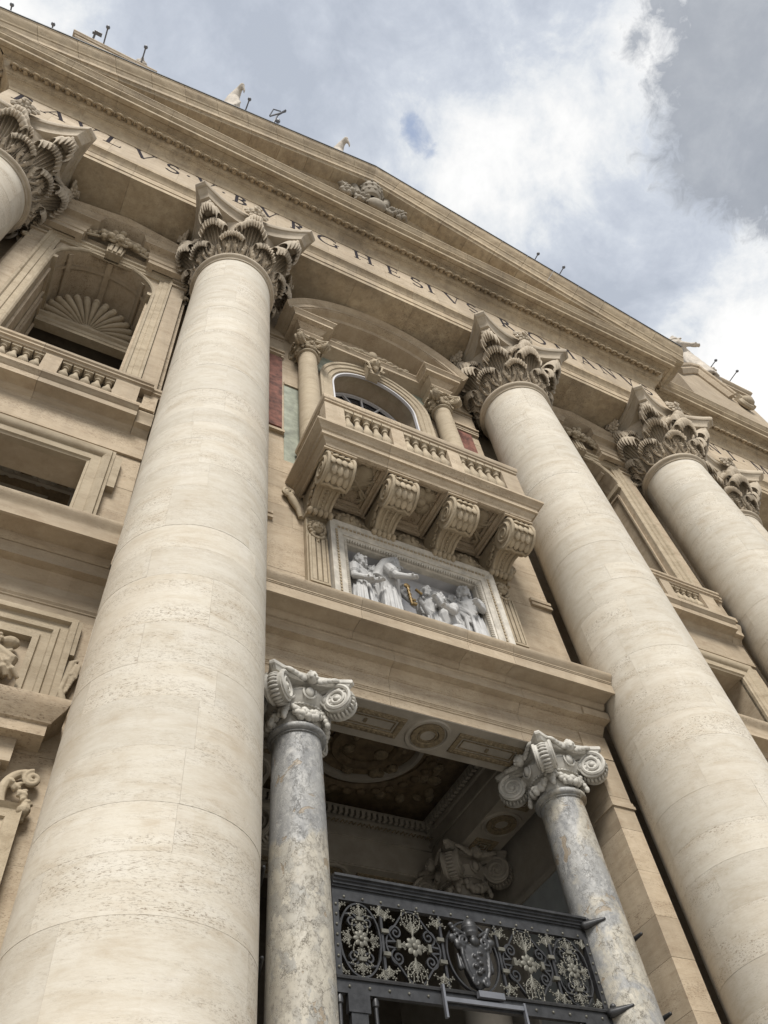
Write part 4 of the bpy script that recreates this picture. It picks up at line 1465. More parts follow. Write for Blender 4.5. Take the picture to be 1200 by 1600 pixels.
def carved_person(g, base, face, S, arms, lean=(0, 0), robe=True, beard=False, kneel=False, hair='short', turn=0.0, veil=False):
    """one draped standing or kneeling figure out of tapered limbs, later fused into one surface.
    base: feet point; face: angle the chest faces (0 = -y, + = towards +x); S: height; arms: list of two (elbow, hand) offsets from the shoulder"""
    bx_, by_, bz_ = base
    F = Vector((math.sin(face), -math.cos(face), 0))
    Rr = Vector((math.cos(face), math.sin(face), 0))
    hipz = bz_+S*(.30 if kneel else .50)
    hip = Vector((bx_, by_, hipz))
    chest = hip+Vector((lean[0]*S, lean[1]*S, S*.24))
    neck = chest+Vector((lean[0]*S*.4, lean[1]*S*.4, S*.105))
    head = neck+Vector((lean[0]*S*.25, lean[1]*S*.25, S*.085))+F*S*.015
    g.cap(hip, chest, S*.076, S*.088, 12)
    for s in (-1, 1):
        sh = chest+Rr*s*S*.098+Vector((0, 0, S*.055))
        g.cap(chest+Vector((0, 0, S*.04)), sh, S*.068, S*.046, 10)
        el, ha = arms[0 if s < 0 else 1]
        e = sh+Vector(el)*S
        h = e+Vector(ha)*S
        g.cap(sh, e, S*.042, S*.034, 10)
        g.cap(e, h, S*.033, S*.021, 10)
        hd = (h-e).normalized()
        g.cap(h, h+hd*S*.035, S*.028, S*.026, 8)
        side = hd.cross(Vector((0, 0, 1)))
        side = side.normalized() if side.length > .1 else Rr
        for k in range(4):
            q = h+hd*S*.055+side*(k-1.5)*S*.013
            g.cap(h+hd*S*.03+side*(k-1.5)*S*.011, q+hd*S*.022*(1-.25*abs(k-1.4)), S*.0085, S*.007, 6)
        g.cap(h+hd*S*.01, h+hd*S*.03+side*S*.035, S*.010, S*.008, 6)
        # sleeve
        g.cap(sh, sh+(e-sh)*.6, S*.050, S*.050, 10)
        for q in range(3):
            g.ell(sh+(e-sh)*(.25+.2*q), (S*.054, S*.054, S*.010), 10, 5, (e-sh).to_track_quat('Z', 'X').to_matrix())
        # legs under the robe
        if kneel:
            kn = hip+F*S*.20+Rr*s*S*.07+Vector((0, 0, -S*.16))
            g.cap(hip+Rr*s*S*.05, kn, S*.095, S*.075, 10)
            g.cap(kn, hip+Rr*s*S*.08-F*S*.05+Vector((0, 0, -S*.28)), S*.07, S*.05, 10)
        else:
            kn = hip+F*S*.05*(1 if s > 0 else .2)+Rr*s*S*.062+Vector((0, 0, -S*.25))
            g.cap(hip+Rr*s*S*.045, kn, S*.074, S*.058, 10)
            g.cap(kn, Vector((bx_, by_, bz_))+Rr*s*S*.075, S*.058, S*.066, 10)
    # folds of cloth hanging and crossing
    for k in range(13):
        a = -1.7+3.4*k/12+.10*math.sin(k*3.1+bx_*7)
        top = hip+F*S*.09*math.cos(a)+Rr*S*.10*math.sin(a)+Vector((0, 0, S*.06))
        if kneel:
            bot = hip+F*S*.15*math.cos(a)+Rr*S*.16*math.sin(a)+Vector((0, 0, -S*.28))
        else:
            bot = Vector((bx_, by_, bz_))+F*S*.12*math.cos(a)+Rr*S*.14*math.sin(a)
        g.cap(top, bot, S*.011, S*.019, 7)
    for k in range(6):
        p0 = chest-Rr*S*.075+Vector((0, 0, S*.07-.030*k*S))+F*S*.045
        p1 = hip+Rr*S*.065+F*S*.055+Vector((0, 0, S*.08-.035*k*S))
        p0 = p0+Vector((0, 0, S*.02*math.sin(k*2.7+bx_*5)))
        p1 = p1+Vector((0, 0, S*.035*math.sin(k*1.9+bx_*3)))
        m = (p0+p1)/2+F*S*.028-Vector((0, 0, S*.02*(k % 3)))
        g.tube([p0, m, p1], S*(.012+.004*(k % 2)), 8)
    g.cap(neck-Vector((0, 0, S*.03)), head, S*.040, S*.038, 9)
    # head with face and hair
    T = Matrix.Rotation(turn, 3, 'Z')
    Fh = T @ F
    Rh = T @ Rr
    up = Vector((0, 0, 1))
    rot = Matrix((Rh, -Fh, up)).transposed()
    g.ell(head+up*S*.012, (S*.054, S*.066, S*.076), 14, 10, rot)
    g.cap(head+Fh*S*.062+up*S*.024, head+Fh*S*.082-up*S*.005, S*.009, S*.015, 7)
    for s in (-1, 1):
        g.ell(head+Fh*S*.050+Rh*s*S*.020+up*S*.026, (S*.018, S*.010, S*.006), 7, 5, rot)
        g.ell(head+Rh*s*S*.052+up*S*.008, (S*.008, S*.014, S*.02), 6, 5, rot)
    g.ell(head+Fh*S*.052-up*S*.022, (S*.018, S*.012, S*.008), 7, 5, rot)
    g.ell(head+Fh*S*.042-up*S*.045, (S*.024, S*.022, S*.018), 8, 6, rot)
    rr = random.Random(int(S*1000)+int(bx_*100))
    n = 60 if hair == 'short' else 90
    for k in range(n):
        a = rr.uniform(.75, 2*PI-.75)
        z = rr.uniform(-.03 if hair == 'short' else -.08, .075)
        f = math.sqrt(max(.1, 1-(max(z, 0)/.085)**2))
        p = head+(Fh*math.cos(a)*.060+Rh*math.sin(a)*.054)*f*S+up*(z+.012)*S
        g.ell(p, (S*.014, S*.014, S*.017), 6, 5)
    for k in range(7):
        g.ell(head+up*S*.075+Rh*S*.03*(k-3)/3+Fh*S*.02*math.cos(k*2), (S*.018, S*.030, S*.012), 7, 5)
    if beard:
        for k in range(12):
            g.ell(head+Fh*S*(.038+.012*math.cos(k))-up*S*(.045+.035*(k % 3)/2)+Rh*S*.034*math.sin(k*2.1), (S*.016, S*.016, S*.02), 6, 5)
    if veil:
        g.tube([head+up*S*.07, head-Fh*S*.07+up*S*.02, neck-Fh*S*.10-up*S*.02, chest-Fh*S*.12], [S*.045, S*.055, S*.065, S*.06], 18)
    return head


# ================================================================ middle entablature over the portico
pe = thing('portico_entablature', (XC, WY, 10.65), 'middle entablature between the two giant columns, forming the ledge under the white relief', 'entablature')
EX0, EX1 = 3.25, 12.03
YL = 10.33
prof = [(-1.05, 10.65), (0, 10.65), (0, 10.87), (.02, 10.88), (.02, 10.91), (.035, 10.92), (.035, 10.945), (.05, 10.95), (.05, 11.30), (.07, 11.305), (.07, 11.33), (.09, 11.34), (.10, 11.36), (.15, 11.41), (.20, 11.46), (.22, 11.47), (.22, 11.49), (.40, 11.492), (.40, 11.70), (.42, 11.72), (.42, 11.74), (-1.05, 11.745)]
stones('architrave_stone', [(EX0, YL, 0), (EX1-.02, YL, 0)], prof, ZV, 3.0, TRAV, pe)
prof = [(-.5, 11.75), (.44, 11.75), (.46, 11.76), (.50, 11.82), (.52, 11.86), (.52, 11.88), (.86, 11.88), (.88, 11.84), (.94, 11.84), (.94, 12.10), (.955, 12.105), (.955, 12.13), (.97, 12.135), (.97, 12.16), (1.0, 12.20), (1.04, 12.26), (1.06, 12.30), (1.06, 12.345), (-.5, 12.352)]
stones('cornice_stone', [(EX0, YL, 0), (EX1-.08, YL, 0)], prof, ZV, 2.2, TRAV, pe)
# shallow break of the mouldings at the right end
for s, xa, xb in ((1, 11.30, EX1),):
    G().box(xa, xb, YL-.08, YL, 10.66, 11.28).obj('pier_block', TRAV, pe, 0)
    G().box(xa, xb, YL-.45, YL-.2, 11.495, 11.69).obj('pier_block', TRAV, pe, 0)
# painted and gilded soffit of the lintel
sf = thing('portico_soffit', (XC, 10.85, 10.65), 'gilded panels and roundel on the underside of the portico lintel', 'soffit')


def gilt_soffit(parent, M, L):
    """soffit decoration laid along local x, centred, facing down at local z=0; width +-.5"""
    def put(g, name, mat, sm=30):
        g.xf(M)
        g.obj(name, mat, parent, sm)
    g = G()
    g.box(-L, L, -.52, .52, 0, .03)
    put(g, 'soffit_board', STUCCO, 0)
    for s in (-1, 1):
        x0, x1 = sorted((s*.62, s*(L-.12)))
        g = G()
        rect = [(x0, -.30, 0), (x0, .30, 0), (x1, .30, 0), (x1, -.30, 0)]
        g.sweep(rect, [(0, 0), (0, .03), (-.03, .04), (-.10, .04), (-.12, .02), (-.12, 0)], (0, 0, -1), closed=True)
        put(g, 'gilt_border', GILT)
        n = int((x1-x0)/.11)
        g = G()
        for k in range(n):
            for yy in (-.24, .24):
                g.ell((x0+(k+.5)*(x1-x0)/n, yy, -.045), (.04, .035, .02), 6, 4)
        put(g, 'gilt_beading', GILT)
        g = G()
        rect = [(x0+.17, -.13, 0), (x0+.17, .13, 0), (x1-.17, .13, 0), (x1-.17, -.13, 0)]
        g.sweep(rect, [(0, 0), (0, .02), (-.02, .02), (-.02, 0)], (0, 0, -1), closed=True)
        g.box((x0+x1)/2-.03, (x0+x1)/2+.03, -.05, .05, -.03, 0)
        put(g, 'inner_fillet', GILT)
    g = G()
    circ = [(.30*math.cos(a), .30*math.sin(a), 0) for a in [-2*PI*i/32 for i in range(32)]]
    g.sweep(circ, [(.06, 0), (.05, .04), (-.06, .04), (-.08, 0)], (0, 0, -1), closed=True)
    circ = [(.19*math.cos(a), .19*math.sin(a), 0) for a in [-2*PI*i/24 for i in range(24)]]
    g.sweep(circ, [(.02, 0), (.02, .02), (-.03, .03), (-.03, 0)], (0, 0, -1), closed=True)
    put(g, 'gilt_roundel', GILT)
    g = G()
    circ = [(.44*math.cos(a), .44*math.sin(a), 0) for a in [-2*PI*i/32 for i in range(32)]]
    g.sweep(circ, [(.05, 0), (.03, .04), (-.03, .04), (-.05, 0)], (0, 0, -1), closed=True)
    put(g, 'roundel_rim', STUCCO)


gilt_soffit(sf, Matrix.Translation((XC, 10.86, 10.635)), 2.35)

# ================================================================ marble relief
rl = thing('marble_relief', (XC, 10.1, 12.4), 'white marble relief of robed men handing over a gilt key, in a carved frame', 'relief')
FX, FZ0, FZ1 = 1.84, 12.20, 15.42
path = [(XC+FX, WY, FZ0), (XC+FX, WY, FZ1), (XC-FX, WY, FZ1), (XC-FX, WY, FZ0)]
fp = [(0, -.05), (0, .10), (.03, .14), (.10, .22), (.13, .23), (.13, .26), (.25, .27), (.27, .30), (.36, .30), (.38, .33), (.46, .35), (.50, .36), (.50, .10), (.50, -.05)]
stones('frame', path, fp, NV, 9, FRAMEM, rl)
# ears of the frame
for s in (-1, 1):
    pass
eb = G()
n = 52
for k in range(n):
    eb.ell((XC-FX+2*FX*(k+.5)/n, WY-.18, FZ1+.055), (.028, .05, .06), 6, 5)
for s in (-1, 1):
    for k in range(44):
        eb.ell((XC+s*(FX+.055), WY-.18, FZ0+.2+3.0*k/43), (.06, .05, .028), 6, 5)
eb.obj('egg_moulding', FRAMEM, rl, 50)
bd = G()
for k in range(40):
    x = XC-FX-.28+2*(FX+.28)*(k+.5)/40
    bd.box(x-.045, x+.02, WY-.325, WY-.29, FZ1+.29, FZ1+.34)
for s in (-1, 1):
    for k in range(32):
        z = FZ0+.1+3.3*k/31
        bd.box(XC+s*(FX+.315)-.025, XC+s*(FX+.315)+.025, WY-.325, WY-.29, z-.045, z+.02)
bd.obj('bead_moulding', CARVE, rl, 0)
g = G()
g.box(XC-FX-.08, XC+FX+.08, WY+.332, WY+.4, FZ0, FZ1+.08)
g.obj('relief_ground', GREYPAN, rl, 0)
for nme, a in (('recess_side', (XC-FX-.08, XC-FX-.012, WY-.04, WY+.33, FZ0, FZ1)), ('recess_side', (XC+FX+.012, XC+FX+.08, WY-.04, WY+.33, FZ0, FZ1)), ('recess_top', (XC-FX-.05, XC+FX+.05, WY-.04, WY+.33, FZ1+.012, FZ1+.08))):
    G().box(*a).obj(nme, GREYPAN, rl, 0)
FY = WY+.04
people = [
    # feet x, y, height, facing, arms as (elbow, hand) offsets, lean
    dict(x=5.95, y=FY+.20, S=2.52, face=.4, arms=[((-.03, -.05, -.15), (.0, -.05, -.14)), ((.05, -.05, -.15), (.0, -.05, -.14))], beard=True),
    dict(x=6.20, y=FY-.02, S=2.66, face=.55, arms=[((-.02, -.03, -.17), (.08, -.06, -.06)), ((.12, -.05, -.06), (.14, -.02, .02))], beard=True, turn=-.3),
    dict(x=6.55, y=FY+.16, S=2.50, face=.9, arms=[((-.04, -.05, -.14), (.06, -.06, -.02)), ((.03, -.07, -.14), (.04, -.06, .04))], beard=True, lean=(.0, -.02), turn=.3),
    dict(x=6.86, y=FY-.04, S=2.80, face=1.0, arms=[((.03, -.06, -.15), (.09, -.05, -.03)), ((.085, -.05, -.13), (.05, -.03, -.13))], beard=True, hair='long', lean=(.04, -.02), turn=.4, veil=True),
    dict(x=8.16, y=FY+.16, S=2.52, face=-1.0, arms=[((-.05, -.05, -.14), (-.06, -.06, .0)), ((-.03, -.06, -.14), (-.06, -.04, .0))], beard=True, turn=.2),
    dict(x=8.44, y=FY+.24, S=2.52, face=-.3, arms=[((-.03, -.04, -.15), (0, -.05, -.12)), ((.03, -.04, -.15), (0, -.05, -.12))], beard=True),
    dict(x=8.65, y=FY+.24, S=2.42, face=.1, arms=[((-.03, -.04, -.15), (0, -.05, -.12)), ((.03, -.04, -.15), (0, -.05, -.12))], beard=True),
    dict(x=8.90, y=FY+.20, S=2.52, face=-.2, arms=[((-.03, -.04, -.15), (0, -.05, -.12)), ((.03, -.04, -.15), (0, -.05, -.12))], beard=False),
    dict(x=8.50, y=FY-.06, S=2.55, face=-1.15, arms=[((-.10, -.04, -.04), (-.08, -.03, .09)), ((-.05, -.05, -.13), (-.11, -.05, -.03))], beard=True, kneel=True, lean=(-.045, -.01), turn=.2),
    dict(x=9.16, y=FY-.02, S=2.74, face=-.6, arms=[((-.07, -.05, -.12), (-.12, -.04, .0)), ((-.01, -.06, -.16), (-.08, -.05, .0))], beard=False, hair='long', turn=.2),
]
for i, p in enumerate(people):
    g = G()
    carved_person(g, (p['x'], p['y'], 12.5), p['face'], p['S'], p['arms'], lean=p.get('lean', (0, 0)), beard=p.get('beard', False), kneel=p.get('kneel', False), hair=p.get('hair', 'short'), turn=p.get('turn', 0), veil=p.get('veil', False))
    o = g.obj('carved_figure', RELIEF, rl, 60, remesh=.0105)
    if p.get('kneel'):
        o['label'] = 'kneeling bearded man reaching for the key'
g = G()
g.tube([(7.74, FY-.2, 14.30), (7.58, FY-.2, 14.42)], .035, 8)
kx, kz = 7.36, 14.42
g.tube([(kx, FY-.2, kz), (kx+.04, FY-.2, kz-.62)], .035, 8)
g.ell((kx-.01, FY-.2, kz+.03), (.09, .04, .08), 10, 6)
for k in range(4):
    g.ell((kx+.01*k, FY-.2, kz-.14*k), (.055, .05, .03), 8, 5)
g.box(kx+.03, kx+.17, FY-.23, FY-.17, kz-.60, kz-.54)
g.box(kx+.03, kx+.15, FY-.23, FY-.17, kz-.48, kz-.42)
g.obj('gilt_key', GOLD, rl, 40)
# broken ground with waves behind the figures
g = G()
g.cap((7.3, FY+.22, 12.5), (7.9, FY+.28, 13.6), .5, .18, 12)
g.cap((7.9, FY+.25, 12.6), (8.2, FY+.25, 13.2), .4, .3, 12)
g.obj('carved_rock', RELIEF, rl, 60)
# pilaster strips with a head and hanging flutes on both sides of the frame
for s in (-1, 1):
    st = thing('pilaster_strip', (XC+s*2.62, WY, 12.4), 'fluted pilaster strip with a carved face, %s of the white relief' % ('left' if s < 0 else 'right'), 'pilaster')
    x = XC+s*2.62
    G().box(x-.27, x+.27, WY-.16, WY+.02, 12.36, 15.94).obj('strip_back', CARVE, st, 0)
    for k in range(3):
        xx = x+(k-1)*.13
        G().box(xx-.045, xx+.045, WY-.225, WY-.16, 13.55, 15.12).obj('flute', CARVE, st, 0)
    for xx in (x-.215, x+.215):
        G().box(xx-.025, xx+.025, WY-.24, WY-.16, 13.50, 15.15).obj('fillet', CARVE, st, 0)
    G().box(x-.24, x+.24, WY-.25, WY-.16, 13.44, 13.50).obj('strip_foot', CARVE, st, 0)
    G().prism([(x-.2, 13.43), (x+.2, 13.43), (x, 13.18)], 'y', WY-.21, WY-.16).obj('strip_point', CARVE, st, 0)
    h = G()
    h.ell((x, WY-.22, 15.50), (.15, .13, .19), 14, 10)
    h.ell((x, WY-.36, 15.48), (.025, .04, .045), 7, 5)
    for q in (-1, 1):
        h.ell((x+q*.06, WY-.335, 15.54), (.035, .02, .014), 7, 5)
        h.ell((x+q*.07, WY-.30, 15.44), (.05, .05, .05), 7, 5)
    h.ell((x, WY-.335, 15.40), (.045, .025, .018), 7, 5)
    for k in range(14):
        a = R_(-60+300*k/13)
        h.ell((x+.20*math.cos(a), WY-.20, 15.50+.25*math.sin(a)), (.055, .07, .055), 7, 5)
    h.tube([(x+.16*math.cos(R_(a)), WY-.22, 15.24+.12*math.sin(R_(a))) for a in range(180, 361, 20)], .04, 7)
    h.obj('carved_face', CARVE, st, 50)
    d_ = G()
    d_.ell((x, WY-.24, 15.08), (.04, .05, .06), 8, 6)
    d_.ell((x, WY-.24, 14.98), (.025, .04, .05), 8, 6)
    d_.obj('drop', CARVE, st, 50)
    G().box(x-.30, x+.30, WY-.26, WY+.02, 15.94, 16.02).obj('strip_cap', CARVE, st, 0)

# ================================================================ portico columns
PCX, PCY, PR = 2.945, 10.79, .515
pc = small_ionic(XC-PCX, PCY, PODIUM+.6, 10.645, PR, 'portico_column', 'left grey and cream breccia column of the doorway with a white garlanded capital', 'column', BRECC, PALECAP, 'breccia columns of the portico doorway', 1.0, True)
pc2 = small_ionic(XC+PCX, PCY, PODIUM+.6, 10.645, PR, 'portico_column', 'right blue-grey breccia column of the doorway with a broken cream band', 'column', BRECC2, PALECAP, 'breccia columns of the portico doorway', 1.0, True)
pc3 = small_ionic(XC+PCX, 14.75, PODIUM+.6, 10.60, PR, 'inner_column', 'shaded inner column behind the iron grille with a garlanded capital', 'column', STUCCO, STUCCO, 'inner portico columns', 1.05, True)
dup(pc3, (XC-PCX, 14.75, PODIUM+.6), 'inner column hidden in the dark behind the left breccia column', 0)
# jamb piers beside the small columns
for s in (-1, 1):
    jp = thing('jamb_pier', (XC+s*4.1, 10.4, PODIUM), 'tall travertine jamb pier between the %s' % ('left breccia column and the great column' if s < 0 else 'right breccia column and the great column'), 'pier')
    xa, xb = sorted((XC+s*3.84, XC+s*4.38))
    z = PODIUM
    while z < 10.6:
        h = min(random.uniform(.7, 1.0), 10.645-z)
        if 10.645-z-h < .3:
            h = 10.645-z
        G().box(xa, xb, 10.26+random.uniform(0, .004), 11.4, z+.003, z+h-.003).obj('stone', TRAV, jp, 0)
        z += h
    for zz, e in ((9.42, .035), (9.50, .02)):
        G().box(xa-e, xb+e, 10.26-e, 11.42, zz, zz+.07).obj('necking', TRAV, jp, 0)

# ================================================================ portico bay: beams, vault, back room
pv = thing('portico_vault', (XC, 13, 10.5), 'dark coffered portico ceiling with a stucco wreath behind the lintel', 'ceiling')
CZ = 12.35
# side and far beams
for s in (-1, 1):
    xa, xb = sorted((XC+s*2.62, XC+s*3.60))
    G().box(xa, xb, 11.40, 15.3, 10.62, 12.0).obj('side_beam', STUCCO, pv, 0)
    gilt_soffit(pv, Matrix.Translation((XC+s*3.1, 13.0, 10.60)) @ Matrix.Rotation(PI/2, 4, 'Z'), 1.3)
    xq = XC+s*2.60
    for zz, e, nm in ((11.25, .05, 'fillet'), (11.62, .08, 'fillet'), (11.92, .14, 'crown_moulding')):
        G().box(min(xq, xq-s*e), max(xq, xq-s*e), 11.4, 15.3, zz, zz+.08).obj(nm, STUCCO, pv, 0)
G().box(XC-3.6, XC+3.6, 15.3, 16.2, 10.5, 12.0).obj('far_beam', STUCCO, pv, 0)
gilt_soffit(pv, Matrix.Translation((XC, 15.85, 10.47)), 2.5)
for zz, e in ((11.18, .05), (11.55, .08), (11.85, .14)):
    G().box(XC-2.6, XC+2.6, 15.3-e, 15.3, zz, zz+.08).obj('fillet', STUCCO, pv, 0)
G().box(XC-2.6, XC+2.6, 11.36, 11.42, 10.7, 12.4).obj('lintel_back', STUCCO, pv, 0)
# denticulated bands
for k in range(34):
    x = XC-2.5+5.0*k/33
    G().box(x-.045, x+.045, 15.10, 15.22, 11.68, 11.83).obj('dentil', STUCCO, pv, 0)
for k in range(26):
    y = 11.6+3.6*k/25
    G().box(XC+2.42, XC+2.54, y-.045, y+.045, 11.74, 11.89).obj('dentil', STUCCO, pv, 0)
wv = G()
for k in range(22):
    x = XC-2.45+4.9*k/21
    wv.tube([(x-.08, 15.12, 11.40), (x, 15.10, 11.47), (x+.02, 15.10, 11.38), (x+.1, 15.10, 11.45)], .022, 5)
wv.obj('wave_moulding', GILT, pv, 50)
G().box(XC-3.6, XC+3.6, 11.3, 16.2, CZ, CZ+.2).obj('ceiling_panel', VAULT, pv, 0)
for q, rr, w in ((0, 1.75, .16), (1, 1.35, .10), (2, .8, .12)):
    g = G()
    circ = [(XC+rr*math.cos(a), 13.35+rr*.92*math.sin(a), CZ) for a in [-2*PI*i/48 for i in range(48)]]
    g.sweep(circ, [(w, 0), (w, .06), (w*.5, .14), (-w*.5, .14), (-w, .06), (-w, 0)], (0, 0, -1), closed=True)
    g.obj('wreath_ring', STUCCO if q == 1 else VAULT, pv, 35)
for k in range(30):
    a = 2*PI*k/30
    g = G()
    g.ell((XC+1.75*math.cos(a), 13.35+1.61*math.sin(a), CZ-.16), (.13, .13, .07), 8, 5)
    g.obj('wreath_leaf', VAULT, pv, 50)
orn = G()
rr = random.Random(5)
for k in range(120):
    x, y = XC+rr.uniform(-2.5, 2.5), rr.uniform(11.5, 15.2)
    rd = math.hypot(x-XC, (y-13.35)/.92)
    if 1.55 < rd < 1.98 or 1.2 < rd < 1.5:
        continue
    orn.ell((x, y, CZ-.02), (rr.uniform(.06, .2), rr.uniform(.06, .2), rr.uniform(.06, .14)), 8, 5)
    if k % 3 == 0:
        orn.tube(spiral((x, y, CZ-.06), .16, .03, 1.4, rr.uniform(0, 6), 14, (1, 0, 0), (0, 1, 0)), .03, 5)
orn.obj('stucco_ornament', GILT, pv, 50, kind='stuff')
bw = thing('portico_wall', (XC, 20, PODIUM), 'dark inner walls of the portico seen past the grille', 'wall')
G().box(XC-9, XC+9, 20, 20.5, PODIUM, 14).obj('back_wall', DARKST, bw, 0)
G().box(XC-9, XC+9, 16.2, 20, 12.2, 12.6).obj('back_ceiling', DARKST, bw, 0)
G().box(XC+3.95, XC+4.4, 11.4, 20, PODIUM, 12.0).obj('side_wall', STUCCO, bw, 0)
G().box(XC-4.4, XC-3.95, 11.4, 20, PODIUM, 12.0).obj('side_wall', STUCCO, bw, 0)
G().box(XC-1.5, XC+2.4, 19.86, 19.99, PODIUM, 8.6).obj('door_leaf', IRON, bw, 0)
tb = thing('inscription_tablet', (XC+3.9, 13.7, 6), 'grey marble tablet with faint carved capitals on the inner side wall', 'tablet')
G().box(XC+3.86, XC+3.95, 11.9, 14.2, 4.6, 9.3).obj('slab', TABLET, tb, 0)
g = G()
g.sweep([(XC+3.86, 11.9, 4.6), (XC+3.86, 11.9, 9.3), (XC+3.86, 14.2, 9.3), (XC+3.86, 14.2, 4.6)], [(0, 0), (0, .06), (.12, .06), (.12, 0)], (-1, 0, 0), closed=True)
g.obj('frame', STUCCO, tb, 30)
rr = random.Random(3)
LN = ['IN ANNO', 'VRBANI VM', 'ET SACRORVM', 'ANNO TERTIO', 'IN ROMANI', 'MDCI', '  PON']
for i, s_ in enumerate(LN):
    z = 8.05-i*.21
    h = .115 if i < 6 else .19
    y = 12.95+sum(letter_geo(c)[1] if c != ' ' else .5 for c in s_)*h/2
    for c in s_:
        if c == ' ':
            y -= .5*h
            continue
        polys, w = letter_geo('I' if c in 'FY' else c)
        g = G()
        for k, p in enumerate(polys):
            g.loops([[(XC+3.855-.0006*(k % 7), y-q[0]*h, z+q[1]*h) for q in p], [(XC+3.87, y-q[0]*h, z+q[1]*h) for q in p]])
        g.obj('letter', INK, tb, 0)
        y -= (w+.08)*h

# ================================================================ bronze grille of the doorway
GY = 10.72
gr = thing('iron_grille', (XC, GY, 5.3), 'dark bronze door grille with scrolls, pewter leaves, rosettes and a crested shield', 'grille')
GX0, GX1 = XC-2.44, XC+2.44
g = G()
g.sweep([(GX0, GY, 0), (GX1, GY, 0)], [(-.10, 6.86), (.03, 6.86), (.03, 6.885), (.06, 6.89), (.06, 6.92), (.09, 6.925), (.09, 6.96), (.12, 6.97), (.12, 7.0), (.16, 7.01), (.16, 7.05), (-.10, 7.06)], ZV)
g.obj('top_rail', IRON, gr, 25)
G().box(GX0, GX1, GY-.03, GY+.05, 6.70, 6.858).obj('upper_band', IRON, gr, 0)
G().box(GX0, GX1, GY-.03, GY+.05, 5.34, 5.52).obj('lower_band', IRON, gr, 0)
g = G()
g.sweep([(GX0, GY, 0), (GX1, GY, 0)], [(-.05, 5.522), (.06, 5.522), (.07, 5.55), (.04, 5.58), (-.05, 5.58)], ZV)
g.obj('lower_moulding', IRON, gr, 25)
for x in (GX0, GX1-.10):
    G().box(x, x+.10, GY-.035, GY+.06, 5.581, 6.699).obj('side_stile', IRON, gr, 0)
rv = G().ell((0, 0, 0), (.022, .022, .022), 8, 5).mesh('rivet', LEAFM, 60)
for k in range(15):
    x = GX0+.2+(GX1-GX0-.4)*k/14
    inst(rv, 'rivet', gr, (x, GY-.035, 6.75))
    inst(rv, 'rivet', gr, (x, GY-.035, 5.43))
for k in range(7):
    inst(rv, 'rivet', gr, (GX1-.05, GY-.04, 5.68+.155*k))
    inst(rv, 'rivet', gr, (GX0+.05, GY-.04, 5.68+.155*k))
ros = G()
for k in range(8):
    a = 2*PI*k/8
    m = Matrix.Rotation(-a, 3, 'Y')
    ros.ell(m @ Vector((.085, 0, 0)), (.055, .022, .042), 8, 5, m)
ros.ell((0, -.02, 0), (.045, .035, .045), 10, 6)
rosm = ros.mesh('rosette', LEAFM, 60)
COLLAR = G().box(-.06, .06, -.045, .03, -.028, .028).mesh('collar', LEAFM, 0)
FB = (.013, .026)


SCN = [0]


def sc(pts, name='scroll', mat=IRON, wd=1.0, closed=False):
    SCN[0] += 1
    dy = .0013*(SCN[0] % 17)
    g = G()
    g.tube([(p[0], GY+dy, p[1]) for p in pts], wd, flat=FB, N=(0, -1, 0), closed=closed)
    g.obj(name, mat, gr, 0)


def sp2(cx, cz, r0, turns, a0, n=26, r1=.02):
    return [(cx+(r0+(r1-r0)*(i/n)**.85)*math.cos(a0+turns*2*PI*i/n), cz+(r0+(r1-r0)*(i/n)**.85)*math.sin(a0+turns*2*PI*i/n)) for i in range(n+1)]


def spray(x, z, dx, dz, L, spread, n=5):
    """a fan of small cast leaves growing from x,z"""
    g = G()
    base = math.atan2(dz, dx)
    for k in range(n):
        f = (k-(n-1)/2)/max(1, (n-1)/2)
        a = base+f*spread
        pts = []
        for i in range(7):
            q = i/6
            aa = base+f*spread*(0.15+1.25*q*q)
            pts.append((x+L*q*math.cos(aa)*(1-.25*abs(f)), GY-.02, z+L*q*math.sin(aa)*(1-.25*abs(f))))
        g.tube(pts, [.014, .015, .015, .014, .013, .011, .008], 6)
        for i in (2, 3, 4, 5, 6):
            for s in (-1, 1):
                t = Vector(pts[i])-Vector(pts[i-1])
                nrm = Vector((-t.z, 0, t.x)).normalized()
                g.ell(Vector(pts[i])+nrm*s*.019, (.014, .011, .014), 6, 4)
    g.obj('leaf_spray', LEAFM, gr, 60)


def hook(x, z, sx, sz, L=.26):
    """an arm of leaves that ends in a curl"""
    g = G()
    pts = []
    for i in range(15):
        q = i/14
        a = q*PI*1.45
        pts.append((x+sx*L*(q*.55+.42*math.sin(a)*.8), GY-.02, z+sz*L*(1.0-math.cos(a))*.55))
    g.tube(pts, [.014*(1-.4*i/14) for i in range(15)], 6)
    for i in range(2, 14, 2):
        g.ell((pts[i][0], GY-.03, pts[i][2]+sz*.014), (.019, .013, .018), 6, 4)
    g.obj('leaf_arm', LEAFM, gr, 60)


ZC, HH = 6.13, .545


